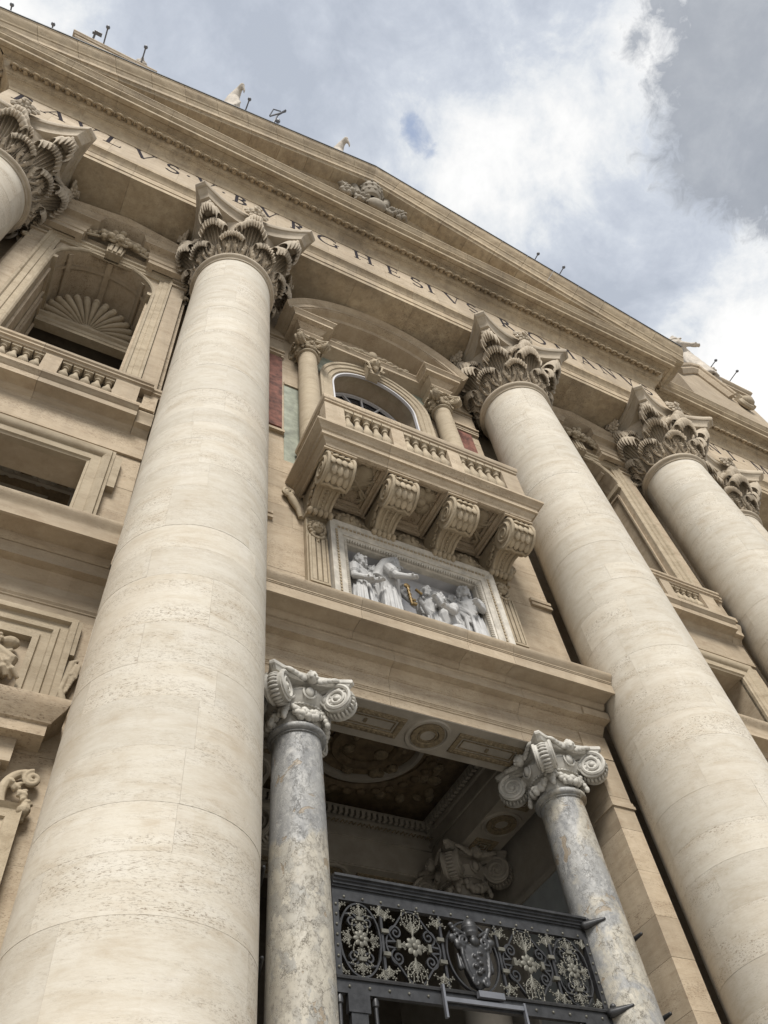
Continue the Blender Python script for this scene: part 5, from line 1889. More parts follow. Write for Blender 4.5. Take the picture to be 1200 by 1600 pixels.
def unit_oval(cx):
    sc([(cx+.34*math.cos(a), ZC+HH*math.sin(a)) for a in [2*PI*(i+.004*(i == 40))/40 for i in range(40)]], 'oval_hoop', closed=True)
    for sx in (-1, 1):
        for sz in (-1, 1):
            a0 = PI*.5 if sz > 0 else -PI*.5
            pts = [(cx+sx*.33, ZC+sz*.10), (cx+sx*.31, ZC+sz*.26), (cx+sx*.25, ZC+sz*.36)]
            q = sp2(cx+sx*.13, ZC+sz*.27, .11, -1.5*sx*sz*-1*(1), PI/2*sz if True else 0)
            sc(pts+q)
            hook(cx, ZC, sx, sz, .24)
            spray(cx+sx*.33, ZC+sz*.40, sx*.2, sz*.9, .20, .7, 3)
    for sz in (-1, 1):
        inst(COLLAR, 'collar', gr, (cx, GY-.01, ZC+sz*.30))
        spray(cx, ZC+sz*.32, 0, sz, .22, 1.0, 5)
        spray(cx, ZC+sz*.26, 0, -sz, .16, .35, 3)
    for sx in (-1, 1):
        spray(cx+sx*.14, ZC, sx, 0, .18, .9, 4)
    inst(rosm, 'rosette', gr, (cx, GY-.04, ZC), sc=(.95, .8, .95))


def unit_quatre(cx, flip=1):
    # four-lobed hoop
    pts = []
    for k in range(48):
        a = 2*PI*k/48
        rr = 1+.10*math.cos(4*a)
        rx, rz = .43, HH*.93
        pts.append((cx+rx*rr*math.cos(a), ZC+rz*rr*math.sin(a)))
    sc(pts, 'lobed_hoop', closed=True)
    for sx in (-1, 1):
        for sz in (-1, 1):
            q = sp2(cx+sx*.29, ZC+sz*.19, .135, 1.7*sx*sz, -PI/2*sz)
            sc([(cx+sx*.45, ZC+sz*.04)]+q)
            spray(cx+sx*.47, ZC+sz*.34, -sx*.05, sz, .22, .95, 4)
            hook(cx, ZC+sz*.22, sx, sz, .30)
        inst(COLLAR, 'collar', gr, (cx+sx*.27, GY-.01, ZC), (0, R_(90), 0))
        spray(cx+sx*.24, ZC, -sx, 0, .14, .3, 3)
        for sz in (-1, 1):
            inst(COLLAR, 'collar', gr, (cx+sx*.49, GY-.01, ZC+sz*.17))
    for sz in (-1, 1):
        spray(cx, ZC+sz*.14, 0, sz, .36, .55, 5)
    inst(rosm, 'rosette', gr, (cx, GY-.04, ZC), sc=(1.12, .85, 1.12))


U1, U2 = 2.03, 1.09
unit_oval(XC-U1+.03)
unit_quatre(XC-U2)
unit_quatre(XC+U2-.06)
unit_oval(XC+U1-.10)
for x in (-.56, .50, -1.62, 1.56):
    g = G()
    g.tube([(XC+x, GY, 5.58), (XC+x, GY, 6.70)], 1, flat=(.02, .025), N=(0, -1, 0))
    g.obj('upright_bar', IRON, gr, 0)
sc([(XC-.02+.47*math.cos(a), ZC+HH*math.sin(a)) for a in [2*PI*(i+.004*(i == 40))/40 for i in range(40)]], 'oval_hoop', closed=True)
# crested shield in the middle
g = G()
sx_ = XC-.03
sh = [(-.26, .10), (-.22, .18), (-.10, .15), (0, .17), (.10, .15), (.22, .18), (.26, .10), (.21, -.06), (.19, -.28), (.12, -.46), (0, -.52), (-.12, -.46), (-.19, -.28), (-.21, -.06)]
g.loops([[(sx_+p[0]*f, y, ZC+p[1]*f) for p in sh] for f, y in ((1, GY+.02), (1.02, GY-.06), (.86, GY-.12), (.3, GY-.15))])
for s in (-1, 1):
    g.tube([(sx_+s*.23, GY-.1, ZC+.12), (sx_+s*.24, GY-.1, ZC-.05), (sx_+s*.2, GY-.1, ZC-.28), (sx_+s*.1, GY-.1, ZC-.48)], .035, 7)
    g.tube([(p.x, p.y, p.z) for p in spiral((sx_+s*.19, GY-.12, ZC+.17), .10, .02, 1.5*s, -PI/2, 20, (1, 0, 0), (0, 0, 1))], .03, 6)
    g.tube([(p.x, p.y, p.z) for p in spiral((sx_+s*.09, GY-.12, ZC-.44), .07, .02, -1.4*s, PI/2, 16, (1, 0, 0), (0, 0, 1))], .024, 6)
    g.tube([(sx_+s*.05, GY-.08, ZC+.24), (sx_+s*.38, GY-.06, ZC+.44)], .03, 7)
    g.ell((sx_+s*.36, GY-.06, ZC+.22), (.08, .06, .07), 8, 6)
    g.ell((sx_+s*.30, GY-.08, ZC+.12), (.05, .05, .09), 8, 6)
    for k in range(4):
        g.ell((sx_+s*(.26+.03*k), GY-.06, ZC+.28+.05*k), (.05, .05, .04), 7, 5)
    g.cap((sx_+s*.30, GY-.05, ZC-.02), (sx_+s*.28, GY-.05, ZC-.22), .02, .05, 8)
g.lathe([(.001, .24), (.11, .25), (.13, .30), (.135, .31), (.13, .33), (.14, .38), (.145, .40), (.13, .42), (.12, .47), (.09, .53), (.03, .57), (.001, .58)], (sx_, GY-.06, ZC), 20)
g.ell((sx_, GY-.14, ZC+.17), (.09, .06, .08), 10, 7)
for k in range(7):
    g.ell((sx_+.03*math.cos(k*2.4)*2, GY-.15, ZC-.02-.05*k), (.05, .04, .035), 7, 5)
g.obj('crested_shield', IRON, gr, 50, remesh=.011)
# lower frame: posts, pins and the loose guide bar
for x, w in ((XC-2.10, .13), (XC+2.05, .13)):
    G().box(x-w, x+w, GY-.02, GY+.08, 2.6, 5.335).obj('door_post', IRON, gr, 0)
    G().box(x-w-.04, x+w+.04, GY-.035, GY+.06, 5.10, 5.337).obj('post_cap', IRON, gr, 0)
    G().box(x-w+.06, x+w-.06, GY-.04, GY-.018, 2.7, 4.95).obj('post_panel', IRON, gr, 0)
for x in (GX0+.06, GX1-.06, XC-1.82, XC+1.80):
    g = G()
    g.lathe([(.03, 2.6), (.03, 5.2), (.05, 5.22), (.05, 5.28), (.035, 5.33)], (x, GY+.02, 0), 12)
    g.obj('door_pin', IRON, gr, 40)
g = G()
g.box(XC-.71, XC+.70, GY-.10, GY-.06, 5.37, 5.43)
g.box(XC-.735, XC-.70, GY-.11, GY-.05, 5.14, 5.60)
g.box(XC+.68, XC+.715, GY-.11, GY-.05, 5.10, 5.47)
g.obj('guide_bar', GREYMET, gr, 0)
G().box(XC-.12, XC+.34, GY-.14, GY-.06, 5.47, 5.56).obj('guide_bracket', GREYMET, gr, 0)
for x, z in ((GX1+.02, 6.92), (GX1+.02, 5.50)):
    g = G()
    g.cap((x-.05, GY-.1, z), (x+.22, GY-.34, z+.04), .075, .03, 9)
    g.ell((x+.02, GY-.1, z+.10), (.06, .06, .05), 8, 6)
    g.obj('hook', IRON, gr, 50)
# narrow grilles between the small columns and the jambs
for s, lab in ((-1, 'narrow dark grille edge left of the left breccia column'), (1, 'narrow dark grille edge right of the right breccia column')):
    sg = thing('side_grille', (XC+s*3.66, 11.0, PODIUM), lab, 'grille')
    xa, xb = sorted((XC+s*3.50, XC+s*3.83))
    G().box(xa, xb, 10.98, 11.06, 6.86, 7.06).obj('top_rail', IRON, sg, 0)
    G().box(xa, xb, 11.0, 11.05, 5.34, 5.52).obj('lower_band', IRON, sg, 0)
    for k in range(3):
        G().box(xa+.04+.11*k, xa+.08+.11*k, 11.01, 11.05, PODIUM, 6.86).obj('bar', IRON, sg, 0)
    for z in (6.88, 5.55):
        g = G()
        g.cap((XC+s*3.55, 10.95, z), (XC+s*3.62, 10.55, z+.03), .06, .03, 8)
        g.obj('hook', IRON, sg, 50)

# ================================================================ side bays (built on the left, copied to the right)
BC = -1.87
DX = 17.24-BC
B0_, B1_ = BC-2.62, BC+2.62
bwl = thing('facade_wall', (BC, WY, PODIUM), 'travertine wall of the bay left of the great column', 'wall')
ashlar(bwl, B0_, B1_, PODIUM, 10.66, WY, WY+.8, TRAV, 1.7, .8)
ashlar(bwl, B0_, B1_, 12.34, 16.1, WY-.02, WY+.4, TRAV, 1.7, .85, holes=[(BC-1.54, BC+1.54, 12.3, 15.32)])
G().box(B0_, B1_, WY-.08, WY+.5, 16.12, 17.0).obj('wall_band', TRAV, bwl, 0)
ashlar(bwl, B0_, BC-1.53, 17.0, ARCH+.05, WY+.02, WY+.4, TRAV, 1.2, 1.0)
ashlar(bwl, BC+1.53, B1_, 17.0, ARCH+.05, WY+.02, WY+.4, TRAV, 1.2, 1.0)
pts = [(p[0], p[2]) for p in arc(BC, 25.85, 1.53, 0, 180, 24, 0)]
G().prism([(BC+1.53, 25.85), (BC+1.53, ARCH+.05), (BC-1.53, ARCH+.05), (BC-1.53, 25.85)]+pts[::-1], 'y', WY+.02, WY+.4).obj('stone', TRAV, bwl, 0)
# entablature continues across the bay
ben = thing('bay_entablature', (BC, WY, 10.65), 'moulded ledge crossing the bay left of the great column', 'entablature')
pA = [(-.8, 10.65), (0, 10.65), (0, 10.87), (.02, 10.88), (.02, 10.91), (.05, 10.95), (.05, 11.30), (.09, 11.34), (.15, 11.41), (.20, 11.46), (.22, 11.49), (.40, 11.492), (.40, 11.70), (.42, 11.74), (-.8, 11.745)]
pB = [(-.8, 11.75), (.44, 11.75), (.50, 11.82), (.52, 11.88), (.86, 11.88), (.88, 11.84), (.94, 11.84), (.94, 12.10), (.955, 12.13), (.97, 12.16), (1.0, 12.20), (1.04, 12.26), (1.06, 12.30), (1.06, 12.345), (-.8, 12.352)]
stones('architrave_stone', [(B0_-.05, YL, 0), (B1_-.02, YL, 0)], pA, ZV, 2.6, TRAV, ben)
stones('cornice_stone', [(B0_-.05, YL, 0), (B1_-.06, YL, 0)], pB, ZV, 2.2, TRAV, ben)
# mezzanine window
mw = thing('mezzanine_window', (BC, WY, 12.4), 'dark rectangular window with an eared frame above the ledge, left of the great column', 'window')
wf = [(0, -.05), (0, .10), (.05, .12), (.07, .16), (.26, .16), (.28, .20), (.36, .26), (.44, .28), (.46, .22), (.52, .22), (.52, -.05)]
g = G()
g.sweep([(BC+1.53, WY, 12.36), (BC+1.53, WY, 15.32), (BC-1.53, WY, 15.32), (BC-1.53, WY, 12.36)], wf, NV)
g.obj('frame', CARVE, mw, 30)
for s in (-1, 1):
    for za, zb, e in ((14.55, 15.72, .17), (12.40, 12.75, .12)):
        xa, xb = sorted((BC+s*2.0, BC+s*(2.05+e)))
        G().box(xa, xb, WY-.19, WY, za, zb).obj('frame_ear', CARVE, mw, 0)
    xa, xb = sorted((BC+s*1.53, BC+s*1.62))
    G().box(xa, xb, WY-.02, WY+.7, 12.36, 15.4).obj('reveal', TRAV, mw, 0)
G().box(BC-1.55, BC+1.55, WY-.02, WY+.7, 15.322, 15.42).obj('lintel', TRAV, mw, 0)
G().box(BC-3, BC+3, WY+.7, WY+4, 16.0, 16.1).obj('room_ceiling', VAULT, mw, 0)
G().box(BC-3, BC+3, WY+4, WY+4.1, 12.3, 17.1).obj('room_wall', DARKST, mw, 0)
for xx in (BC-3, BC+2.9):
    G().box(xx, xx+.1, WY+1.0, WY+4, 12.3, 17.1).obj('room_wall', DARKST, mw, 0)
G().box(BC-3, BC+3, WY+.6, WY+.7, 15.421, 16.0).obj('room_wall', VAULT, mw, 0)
for i, (w_, h_) in enumerate(((1.9, 1.2), (1.5, .9), (.9, .5))):
    g = G()
    rect = [(BC-w_, WY+2.2-h_, 16.0), (BC-w_, WY+2.2+h_, 16.0), (BC+w_, WY+2.2+h_, 16.0), (BC+w_, WY+2.2-h_, 16.0)]
    g.sweep(rect, [(.08, 0), (.04, .08), (-.04, .08), (-.08, 0)], (0, 0, -1), closed=True)
    g.obj('ceiling_moulding', STUCCO, mw, 0)
for k in range(5):
    g = G()
    x_ = BC-1.6+.8*k
    g.ell((x_, WY+1.15, 15.98), (.16, .16, .08), 9, 5)
    for q in range(6):
        g.ell((x_+.2*math.cos(q*1.05), WY+1.15+.2*math.sin(q*1.05), 15.98), (.1, .1, .06), 7, 4)
    g.obj('ceiling_rosette', STUCCO, mw, 50)
# balustrade standing on a corbelled cornice
bb = thing('stone_balustrade', (BC, 9.8, 17), 'stone balustrade of the niche balcony left of the great column', 'balustrade')
pC = [(-.35, 17.0), (-.02, 17.0), (0, 17.08), (.06, 17.12), (.10, 17.20), (.14, 17.22), (.40, 17.225), (.40, 17.42), (.43, 17.44), (.47, 17.52), (.50, 17.54), (.50, 17.62), (.42, 17.66), (.42, 17.74), (-.35, 17.76)]
pth = [(B0_, WY-.1, 0), (B1_-.42, WY-.1, 0)]
stones('corbel_stone', pth, pC, ZV, 2.2, TRAV, bb)
pC2 = [(-.25, 17.0), (-.02, 17.0), (.10, 17.2), (.24, 17.225), (.24, 17.42), (.30, 17.52), (.33, 17.62), (.28, 17.74), (-.25, 17.76)]
stones('corbel_stone', [(B1_-.41, WY-.1, 0), (B1_-.02, WY-.1, 0)], pC2, ZV, 2.2, TRAV, bb)
G().box(B0_, B1_-.05, WY-.45, WY-.05, 17.762, 17.95).obj('baluster_plinth', TRAV, bb, 0)
pR = [(-.2, 18.78), (.06, 18.78), (.08, 18.84), (.13, 18.86), (.13, 18.93), (.17, 18.96), (.18, 19.04), (.15, 19.08), (-.2, 19.09)]
stones('rail', [(B0_, WY-.35, 0), (B1_-.22, WY-.35, 0)], pR, ZV, 2.4, TRAV, bb)
stones('rail', [(B1_-.215, WY-.22, 0), (B1_+.02, WY-.22, 0)], pR, ZV, 2.4, TRAV, bb)
bm2 = baluster_mesh(.826, .135, CARVE)
for a, b in ((-.75, .05), ):
    pass
PED = [-1.80, 0, 1.80]
for px in PED:
    w = .20 if abs(px) < 1.5 else .30
    G().box(BC+px-w, BC+px+w, WY-.42, WY-.1, 17.952, 18.778).obj('pedestal', TRAV, bb, 0)
G().box(BC+2.24, B1_-.03, WY-.28, WY-.1, 17.952, 18.778).obj('pedestal', TRAV, bb, 0)
for a, b in ((-1.50, -.20), (.20, 1.50)):
    n = 5
    for k in range(n):
        inst(bm2, 'baluster', bb, (BC+a+(b-a)*(k+.5)/n, WY-.26, 17.952))
# niche behind it
ni = thing('niche', (BC, WY, 18), 'arched niche with a shell and triangular gable, left of the great column', 'niche')
g = G()
ls = [[(p[0], y, p[2]) for p in [(BC+1.53, 0, 17.5)]+arc(BC, 25.85, 1.545, 0, 180, 32, 0)+[(BC-1.545, 0, 17.5)]] for y in (WY+.03, WY+2.3)]
g.loops(ls, closed=False, cap=False)
g.obj('barrel_vault', TRAV, ni, 35)
g = G()
g.sweep([(BC+1.53, WY+.02, 17.5)]+arc(BC, 25.85, 1.53, 0, 180, 36, WY+.02)+[(BC-1.53, WY+.02, 17.5)], [(0, -.02), (0, .06), (.04, .10), (.10, .11), (.10, -.02)], NV)
g.obj('arch_edge', CARVE, ni, 30)
for s in (-1, 1):
    xa, xb = sorted((BC+s*1.40, BC+s*1.53))
    G().box(xa, xb, WY-.06, WY+2.2, 25.65, 25.85).obj('impost', CARVE, ni, 0)
    for k in range(2):
        xa, xb = sorted((BC+s*1.44, BC+s*1.53))
        y = WY+.25+1.05*k
        g = G()
        g.sweep([(BC+s*1.525, y, 19), (BC+s*1.525, y, 25.4), (BC+s*1.525, y+.85, 25.4), (BC+s*1.525, y+.85, 19)], [(0, 0), (0, .07), (.07, .07), (.07, 0)], (-s, 0, 0), closed=True)
        g.obj('side_panel', TRAV, ni, 0)
for k in (1, 2):
    a0 = 60*k
    for y in (WY+.5, WY+1.6):
        g = G()
        ls = [[(BC+1.48*math.cos(R_(a)), y+dy, 25.85+1.48*math.sin(R_(a))) for a in range(8, 173, 6)] for dy in (0, .12)]
        g.loops(ls, closed=False, cap=False)
        if k == 1:
            g.obj('vault_rib', TRAV, ni, 35)
for a in (38, 90, 142):
    g = G()
    c, s = math.cos(R_(a)), math.sin(R_(a))
    g.box(-.09, .09, WY+.1, WY+2.2, 0, .06)
    g.v = [(BC+c*(1.45+v[2])-s*v[0], v[1], 25.85+s*(1.45+v[2])+c*v[0]) for v in g.v]
    g.obj('vault_rib', TRAV, ni, 0)
IY = WY+2.15
G().box(BC-1.6, BC+1.6, IY, IY+.3, 25.4, 27.6).obj('inner_wall', TRAV, ni, 0)
g = G()
g.sweep([(BC-1.5, IY-.25, 0), (BC+1.5, IY-.25, 0)], [(-.3, 25.1), (0, 25.1), (0, 25.25), (.03, 25.28), (.03, 25.45), (.12, 25.52), (.14, 25.6), (-.3, 25.62)], ZV)
g.obj('inner_lintel', CARVE, ni, 30)
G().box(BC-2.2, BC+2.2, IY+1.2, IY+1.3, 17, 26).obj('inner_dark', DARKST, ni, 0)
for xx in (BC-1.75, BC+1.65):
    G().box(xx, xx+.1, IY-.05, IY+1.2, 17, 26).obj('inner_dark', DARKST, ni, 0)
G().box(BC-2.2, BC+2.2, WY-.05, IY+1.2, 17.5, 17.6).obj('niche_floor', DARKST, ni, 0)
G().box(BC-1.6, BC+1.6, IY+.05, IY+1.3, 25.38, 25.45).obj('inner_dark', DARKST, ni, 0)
for k in range(15):
    a = R_(4+172*k/14)
    f = G()
    pts = []
    for rr in (.25, .5, .75, 1.0, 1.2, 1.36):
        pts.append((BC+rr*1.06*math.cos(a), IY-.14-.55*rr*math.sin(a)-.10*math.sin(rr*2.2), 25.66+rr*math.sin(a)*.60))
    f.tube(pts, [.03, .055, .08, .105, .125, .11], 8)
    f.ell(pts[-1], (.125, .14, .11), 9, 6)
    f.obj('shell_flute', CARVE, ni, 60)
g = G()
g.ell((BC, IY-.2, 25.70), (.30, .2, .16), 12, 7)
g.obj('shell_hinge', CARVE, ni, 60)
# keystone with garland
g = G()
g.prism([(BC-.24, 27.2), (BC+.24, 27.2), (BC+.30, 28.1), (BC-.30, 28.1)], 'y', WY-.32, WY)
for k in range(3):
    g.box(BC-.2+.15*k, BC-.1+.15*k, WY-.38, WY-.3, 27.25, 28.0)
kk = g.obj('keystone', CARVE, ni, 0)
h = G()
rr = random.Random(9)
for k in range(90):
    f = rr.uniform(-1, 1)
    f = f*abs(f)
    q = rr.uniform(.05, .12)
    h.ell((BC+f*1.25, WY-.34-rr.uniform(0, .30)*(1-abs(f)), 28.10+.42*(1-abs(f))*rr.uniform(-.5, 1)), (q*1.2, q, q), 7, 5)
for s in (-1, 1):
    for k in range(7):
        h.cap((BC+s*(.35+.08*k), WY-.36, 28.2-.04*k), (BC+s*(.75+.10*k), WY-.30, 28.42-.09*k), .05, .03, 6)
    h.tube(spiral((BC+s*.22, WY-.46, 27.95), .14, .03, 1.5*s, PI/2, 16, (1, 0, 0), (0, 0, 1)), .05, 6)
h.ell((BC, WY-.5, 28.2), (.2, .18, .22), 10, 7)
h.obj('carved_garland', CARVE, ni, 60)
# frame, pilasters, broken cornice and gable
fr = [(0, -.02), (0, .08), (.12, .08), (.14, .12), (.30, .12), (.33, .18), (.40, .20), (.40, -.02)]
g = G()
g.sweep([(BC+1.64, WY+.02, 17.9), (BC+1.64, WY+.02, 27.2), (BC-1.64, WY+.02, 27.2), (BC-1.64, WY+.02, 17.9)], fr, NV)
g.obj('frame', CARVE, ni, 30)
for s in (-1, 1):
    xa, xb = sorted((BC+s*2.06, BC+s*2.50))
    G().box(xa, xb, WY-.12, WY+.05, 17.9, 27.0).obj('pilaster', TRAV, ni, 0)
    xa, xb = sorted((BC+s*2.0, BC+s*2.56))
    G().box(xa, xb, WY-.18, WY+.05, 27.0, 27.12).obj('pilaster_cap', TRAV, ni, 0)
    G().box(xa, xb, WY-.22, WY+.05, 27.3, 27.42).obj('pilaster_cap', TRAV, ni, 0)
    g = G()
    g.tube(spiral((BC+s*2.52, WY-.1, 26.4), .16, .03, 1.5*s, 0, 16, (1, 0, 0), (0, 0, 1)), .05, 6)
    g.obj('side_scroll', CARVE, ni, 60)
z0 = 27.46
C0, C1 = 1.08, 2.40
cB = WY-.42
lent = [(-.3, z0), (0, z0), (0, z0+.25), (.04, z0+.27), (.04, z0+.5), (.10, z0+.58), (.10, z0+.62), (.03, z0+.63), (.03, z0+.78), (.10, z0+.88), (.14, z0+.9), (.32, z0+.905), (.32, z0+1.05), (.38, z0+1.12), (.42, z0+1.18), (-.3, z0+1.2)]
pth = [(BC-C1, WY+.3, 0), (BC-C1, cB, 0), (BC-C0, cB, 0), (BC-C0, WY-.05, 0), (BC+C0, WY-.05, 0), (BC+C0, cB, 0), (BC+C1, cB, 0), (BC+C1, WY+.3, 0)]
stones('cornice', pth, [(max(a, -.2), b) for a, b in lent], ZV, 6, TRAV, ni)
ga = [(0, -(cB-.30)), (.16, -(cB-.30)), (.20, -(cB-.36)), (.28, -(cB-.44)), (.32, -(cB-.44)), (.32, -(WY+.3)), (-.1, -(WY+.3)), (-.1, -(cB-.05))]
g = G()
g.sweep([(BC+2.74, 0, z0+1.0), (BC, 0, z0+1.78), (BC-2.74, 0, z0+1.0)], ga, NV)
g.obj('gable_moulding', TRAV, ni, 30)
G().prism([(BC-2.5, z0+1.0), (BC+2.5, z0+1.0), (BC, z0+1.8)], 'y', WY-.02, WY+.3).obj('gable_panel', TRAV, ni, 0)
# carved panel and door gable low on the left
cp = thing('carved_panel', (BC, WY, 8.4), 'framed stone panel with a carved ribbon drapery at the left edge', 'panel')
pf = [(0, -.02), (0, .14), (.10, .14), (.12, .08), (.26, .08), (.28, .13), (.36, .13), (.38, .08), (.50, .08), (.52, .16), (.62, .16), (.62, -.02)]
g = G()
g.sweep([(BC+1.72, WY, 8.6), (BC+1.72, WY, 9.92), (BC-1.72, WY, 9.92), (BC-1.72, WY, 8.6)], pf, NV)
g.obj('frame', CARVE, cp, 30)
for s in (-1, 1):
    xa, xb = sorted((BC+s*2.30, BC+s*2.42))
    G().box(xa, xb, WY-.13, WY, 9.75, 10.52).obj('frame_ear', CARVE, cp, 0)
    g = G()
    g.tube([(BC+s*2.50, WY-.06, 9.70), (BC+s*2.43, WY-.08, 9.62), (BC+s*2.40, WY-.09, 9.30), (BC+s*2.36, WY-.10, 9.0), (BC+s*2.42, WY-.10, 8.82), (BC+s*2.52, WY-.09, 8.66)], [.04, .06, .06, .07, .08, .06], 8)
    g.tube(spiral((BC+s*2.36, WY-.11, 8.68), .15, .03, 1.5*s, PI/2, 22, (1, 0, 0), (0, 0, 1)), .045, 6)
    for k in range(3):
        g.cap((BC+s*(2.50+.025*k), WY-.1, 9.58), (BC+s*(2.47+.03*k), WY-.13, 9.34-.03*k), .03, .04, 7)
    for k in range(6):
        g.ell((BC+s*(2.50-.008*k), WY-.12, 9.27-.055*k), (.055-.006*k, .05, .045), 7, 5)
    g.obj('side_scroll', CARVE, cp, 60, remesh=.012)
dr = G()
for j in range(5):
    for k in range(9):
        f = k/8
        dr.tube([(BC+1.0+.28*math.sin(j*1.4+q*.9)+.06*k-.1, WY-.08-.06*math.sin(q+k), 9.75-.26*j-.05*q-.02*k) for q in range(5)], .05, 6) if k % 3 == 0 else None
dr.tube(spiral((BC+1.18, WY-.12, 9.66), .17, .03, 1.6, 0, 20, (1, 0, 0), (0, 0, 1)), .05, 7)
dr.ell((BC+1.45, WY-.14, 9.68), (.15, .12, .10), 10, 7)
dr.tube([(BC+1.2, WY-.1, 9.6), (BC+1.55, WY-.16, 9.3), (BC+1.5, WY-.14, 9.05), (BC+1.25, WY-.1, 9.1)], [.08, .12, .10, .05], 9)
dr.tube([(BC+1.1, WY-.1, 9.4), (BC+1.3, WY-.16, 8.95), (BC+1.35, WY-.14, 8.78), (BC+1.1, WY-.1, 8.72)], [.08, .13, .11, .05], 9)
dr.tube([(BC+.9, WY-.1, 9.3), (BC+1.05, WY-.14, 8.85), (BC+.98, WY-.12, 8.62)], [.07, .10, .06], 9)
for px_, pz_, L_ in ((1.28, 9.42, .62), (1.05, 9.22, .5), (1.18, 8.98, .45), (1.4, 9.25, .5)):
    for k in range(6):
        f = k/5-.5
        dr.tube([(BC+px_+f*.18, WY-.16, pz_), (BC+px_+f*.34+.05, WY-.24-.04*(k % 2), pz_-L_*.4), (BC+px_+f*.46+.10, WY-.17-.05*(k % 2), pz_-L_*.62)], [.03, .045, .035], 7)
for k in range(9):
    a_ = 2*PI*k/9
    dr.ell((BC+1.18+.12*math.cos(a_), WY-.2, 9.66+.12*math.sin(a_)), (.045, .06, .045), 7, 5)
dr.obj('carved_drapery', CARVE, cp, 60, remesh=.013)
dg = thing('door_cornice', (BC, WY, 7.8), 'projecting door cornice with corner scrolls low at the left edge', 'cornice')
pD = [(-.1, 7.88), (.28, 7.88), (.28, 8.06), (.32, 8.08), (.34, 8.12), (.46, 8.26), (.50, 8.36), (.50, 8.42), (-.1, 8.44)]
g = G()
g.sweep([(BC-2.05, WY+.05, 0), (BC-2.05, WY-.12, 0), (BC+2.05, WY-.12, 0), (BC+2.05, WY+.05, 0)], pD, ZV)
g.obj('cornice', TRAV, dg, 30)
G().box(BC-2.0, BC+2.0, WY-.22, WY+.05, 7.5, 7.878).obj('frieze', TRAV, dg, 0)
G().box(BC-1.9, BC+1.9, WY-.178, WY+.05, 6.75, 7.498).obj('panel', TRAV, dg, 0)
for s in (-1, 1):
    g = G()
    g.tube([(BC+s*(2.32-.30*math.sin(R_(a))), WY-.10, 7.10+.36*math.cos(R_(a))) for a in range(0, 200, 14)], [.05, .055, .06, .065, .07, .07, .07, .07, .065, .065, .06, .06, .055, .05, .05], 8)
    g.tube(spiral((BC+s*2.36, WY-.12, 7.36), .13, .02, 1.7*s, PI/2, 24, (1, 0, 0), (0, 0, 1)), .042, 6)
    g.ell((BC+s*2.36, WY-.14, 6.86), (.10, .10, .10), 9, 6)
    rq = random.Random(4)
    for k in range(16):
        f = k/15
        x_, z_ = BC+s*(2.12+.30*f+rq.uniform(-.03, .03)), 7.28-.34*f+rq.uniform(-.05, .05)
        g.ell((x_, WY-.11-rq.uniform(0, .05), z_), (.06, .05, .035), 7, 5, Matrix.Rotation(rq.uniform(-1, 1), 3, 'Y'))
    g.obj('side_scroll', CARVE, dg, 60, remesh=.012)
g = G()
g.sweep([(BC+1.95, WY, 2.6), (BC+1.95, WY, 6.5), (BC-1.95, WY, 6.5), (BC-1.95, WY, 2.6)], [(0, -.02), (0, .10), (.08, .12), (.20, .12), (.22, .16), (.34, .16), (.40, .22), (.40, -.02)], NV)
g.obj('door_frame', CARVE, dg, 30)
g = G()
g.tube([(BC+1.5, WY-.05, 6.2), (BC+1.62, WY-.1, 5.9), (BC+1.5, WY-.08, 5.7)], [.08, .11, .06], 8)
g.obj('carved_drop', CARVE, dg, 60)
for src, lab in ((bwl, 'travertine wall of the bay between the two right-hand giant columns'), (ben, 'moulded ledge between the two right-hand giant columns'),
                 (mw, 'eared dark window between the two right-hand giant columns'), (bb, 'stone balustrade of the niche balcony between the two right-hand giant columns'),
                 (ni, 'arched niche with a shell between the two right-hand giant columns')):
    dup(src, (src.location.x+DX, src.location.y, src.location.z), lab)
# the bays beyond, only glimpsed past the outer columns
ow = thing('facade_wall', (30, WY+1.2, PODIUM), 'plain travertine wall beyond the set-back column at the right edge', 'wall')
ashlar(ow, 22.4, 46, 12, ARCH+.05, WY+1.25, WY+1.8, TRAV, 2.2, 1.1)
ow2 = thing('facade_wall', (-14, WY+1.2, PODIUM), 'plain travertine wall beyond the leftmost column', 'wall')
ashlar(ow2, -26, -7.0, 12, ARCH+.05, WY+1.25, WY+1.8, TRAV, 2.2, 1.1)
for cx_ in (CX[0], CX[1], CX[2], CX[3]):
    pass

# ================================================================ crest in the pediment
pc_ = thing('papal_crest', (XC, 7.6, 39), 'carved crest with a tall tiara, keys and scrolls inside the pediment', 'crest')
YC = 7.35
g = G()
ti = [(.30, 0), (.46, .02), (.52, .10), (.56, .30), (.62, .38), (.60, .46), (.66, .70), (.72, .78), (.70, .86), (.70, 1.1), (.72, 1.2), (.62, 1.4), (.45, 1.65), (.2, 1.85), (.08, 1.95), (.001, 2.0)]
g.lathe([(.28, .25)]+ti, (XC, YC, 40.75), 28, cap=False)
for z, rr, n in ((41.1, .58, 12), (41.5, .68, 14), (41.95, .74, 14)):
    for k in range(n):
        a = 2*PI*k/n
        g.ell((XC+rr*math.cos(a), YC+rr*math.sin(a), z), (.07, .07, .09), 6, 5)
g.obj('tiara', CRESTST, pc_, 45)
G().lathe([(.001, 41.02), (.3, 41.0)], (XC, YC, 0), 20, cap=False).obj('tiara_shade_disc', INK, pc_, 0)  # dark disc closing the opening: shade inside the tiara given as colour
g = G()
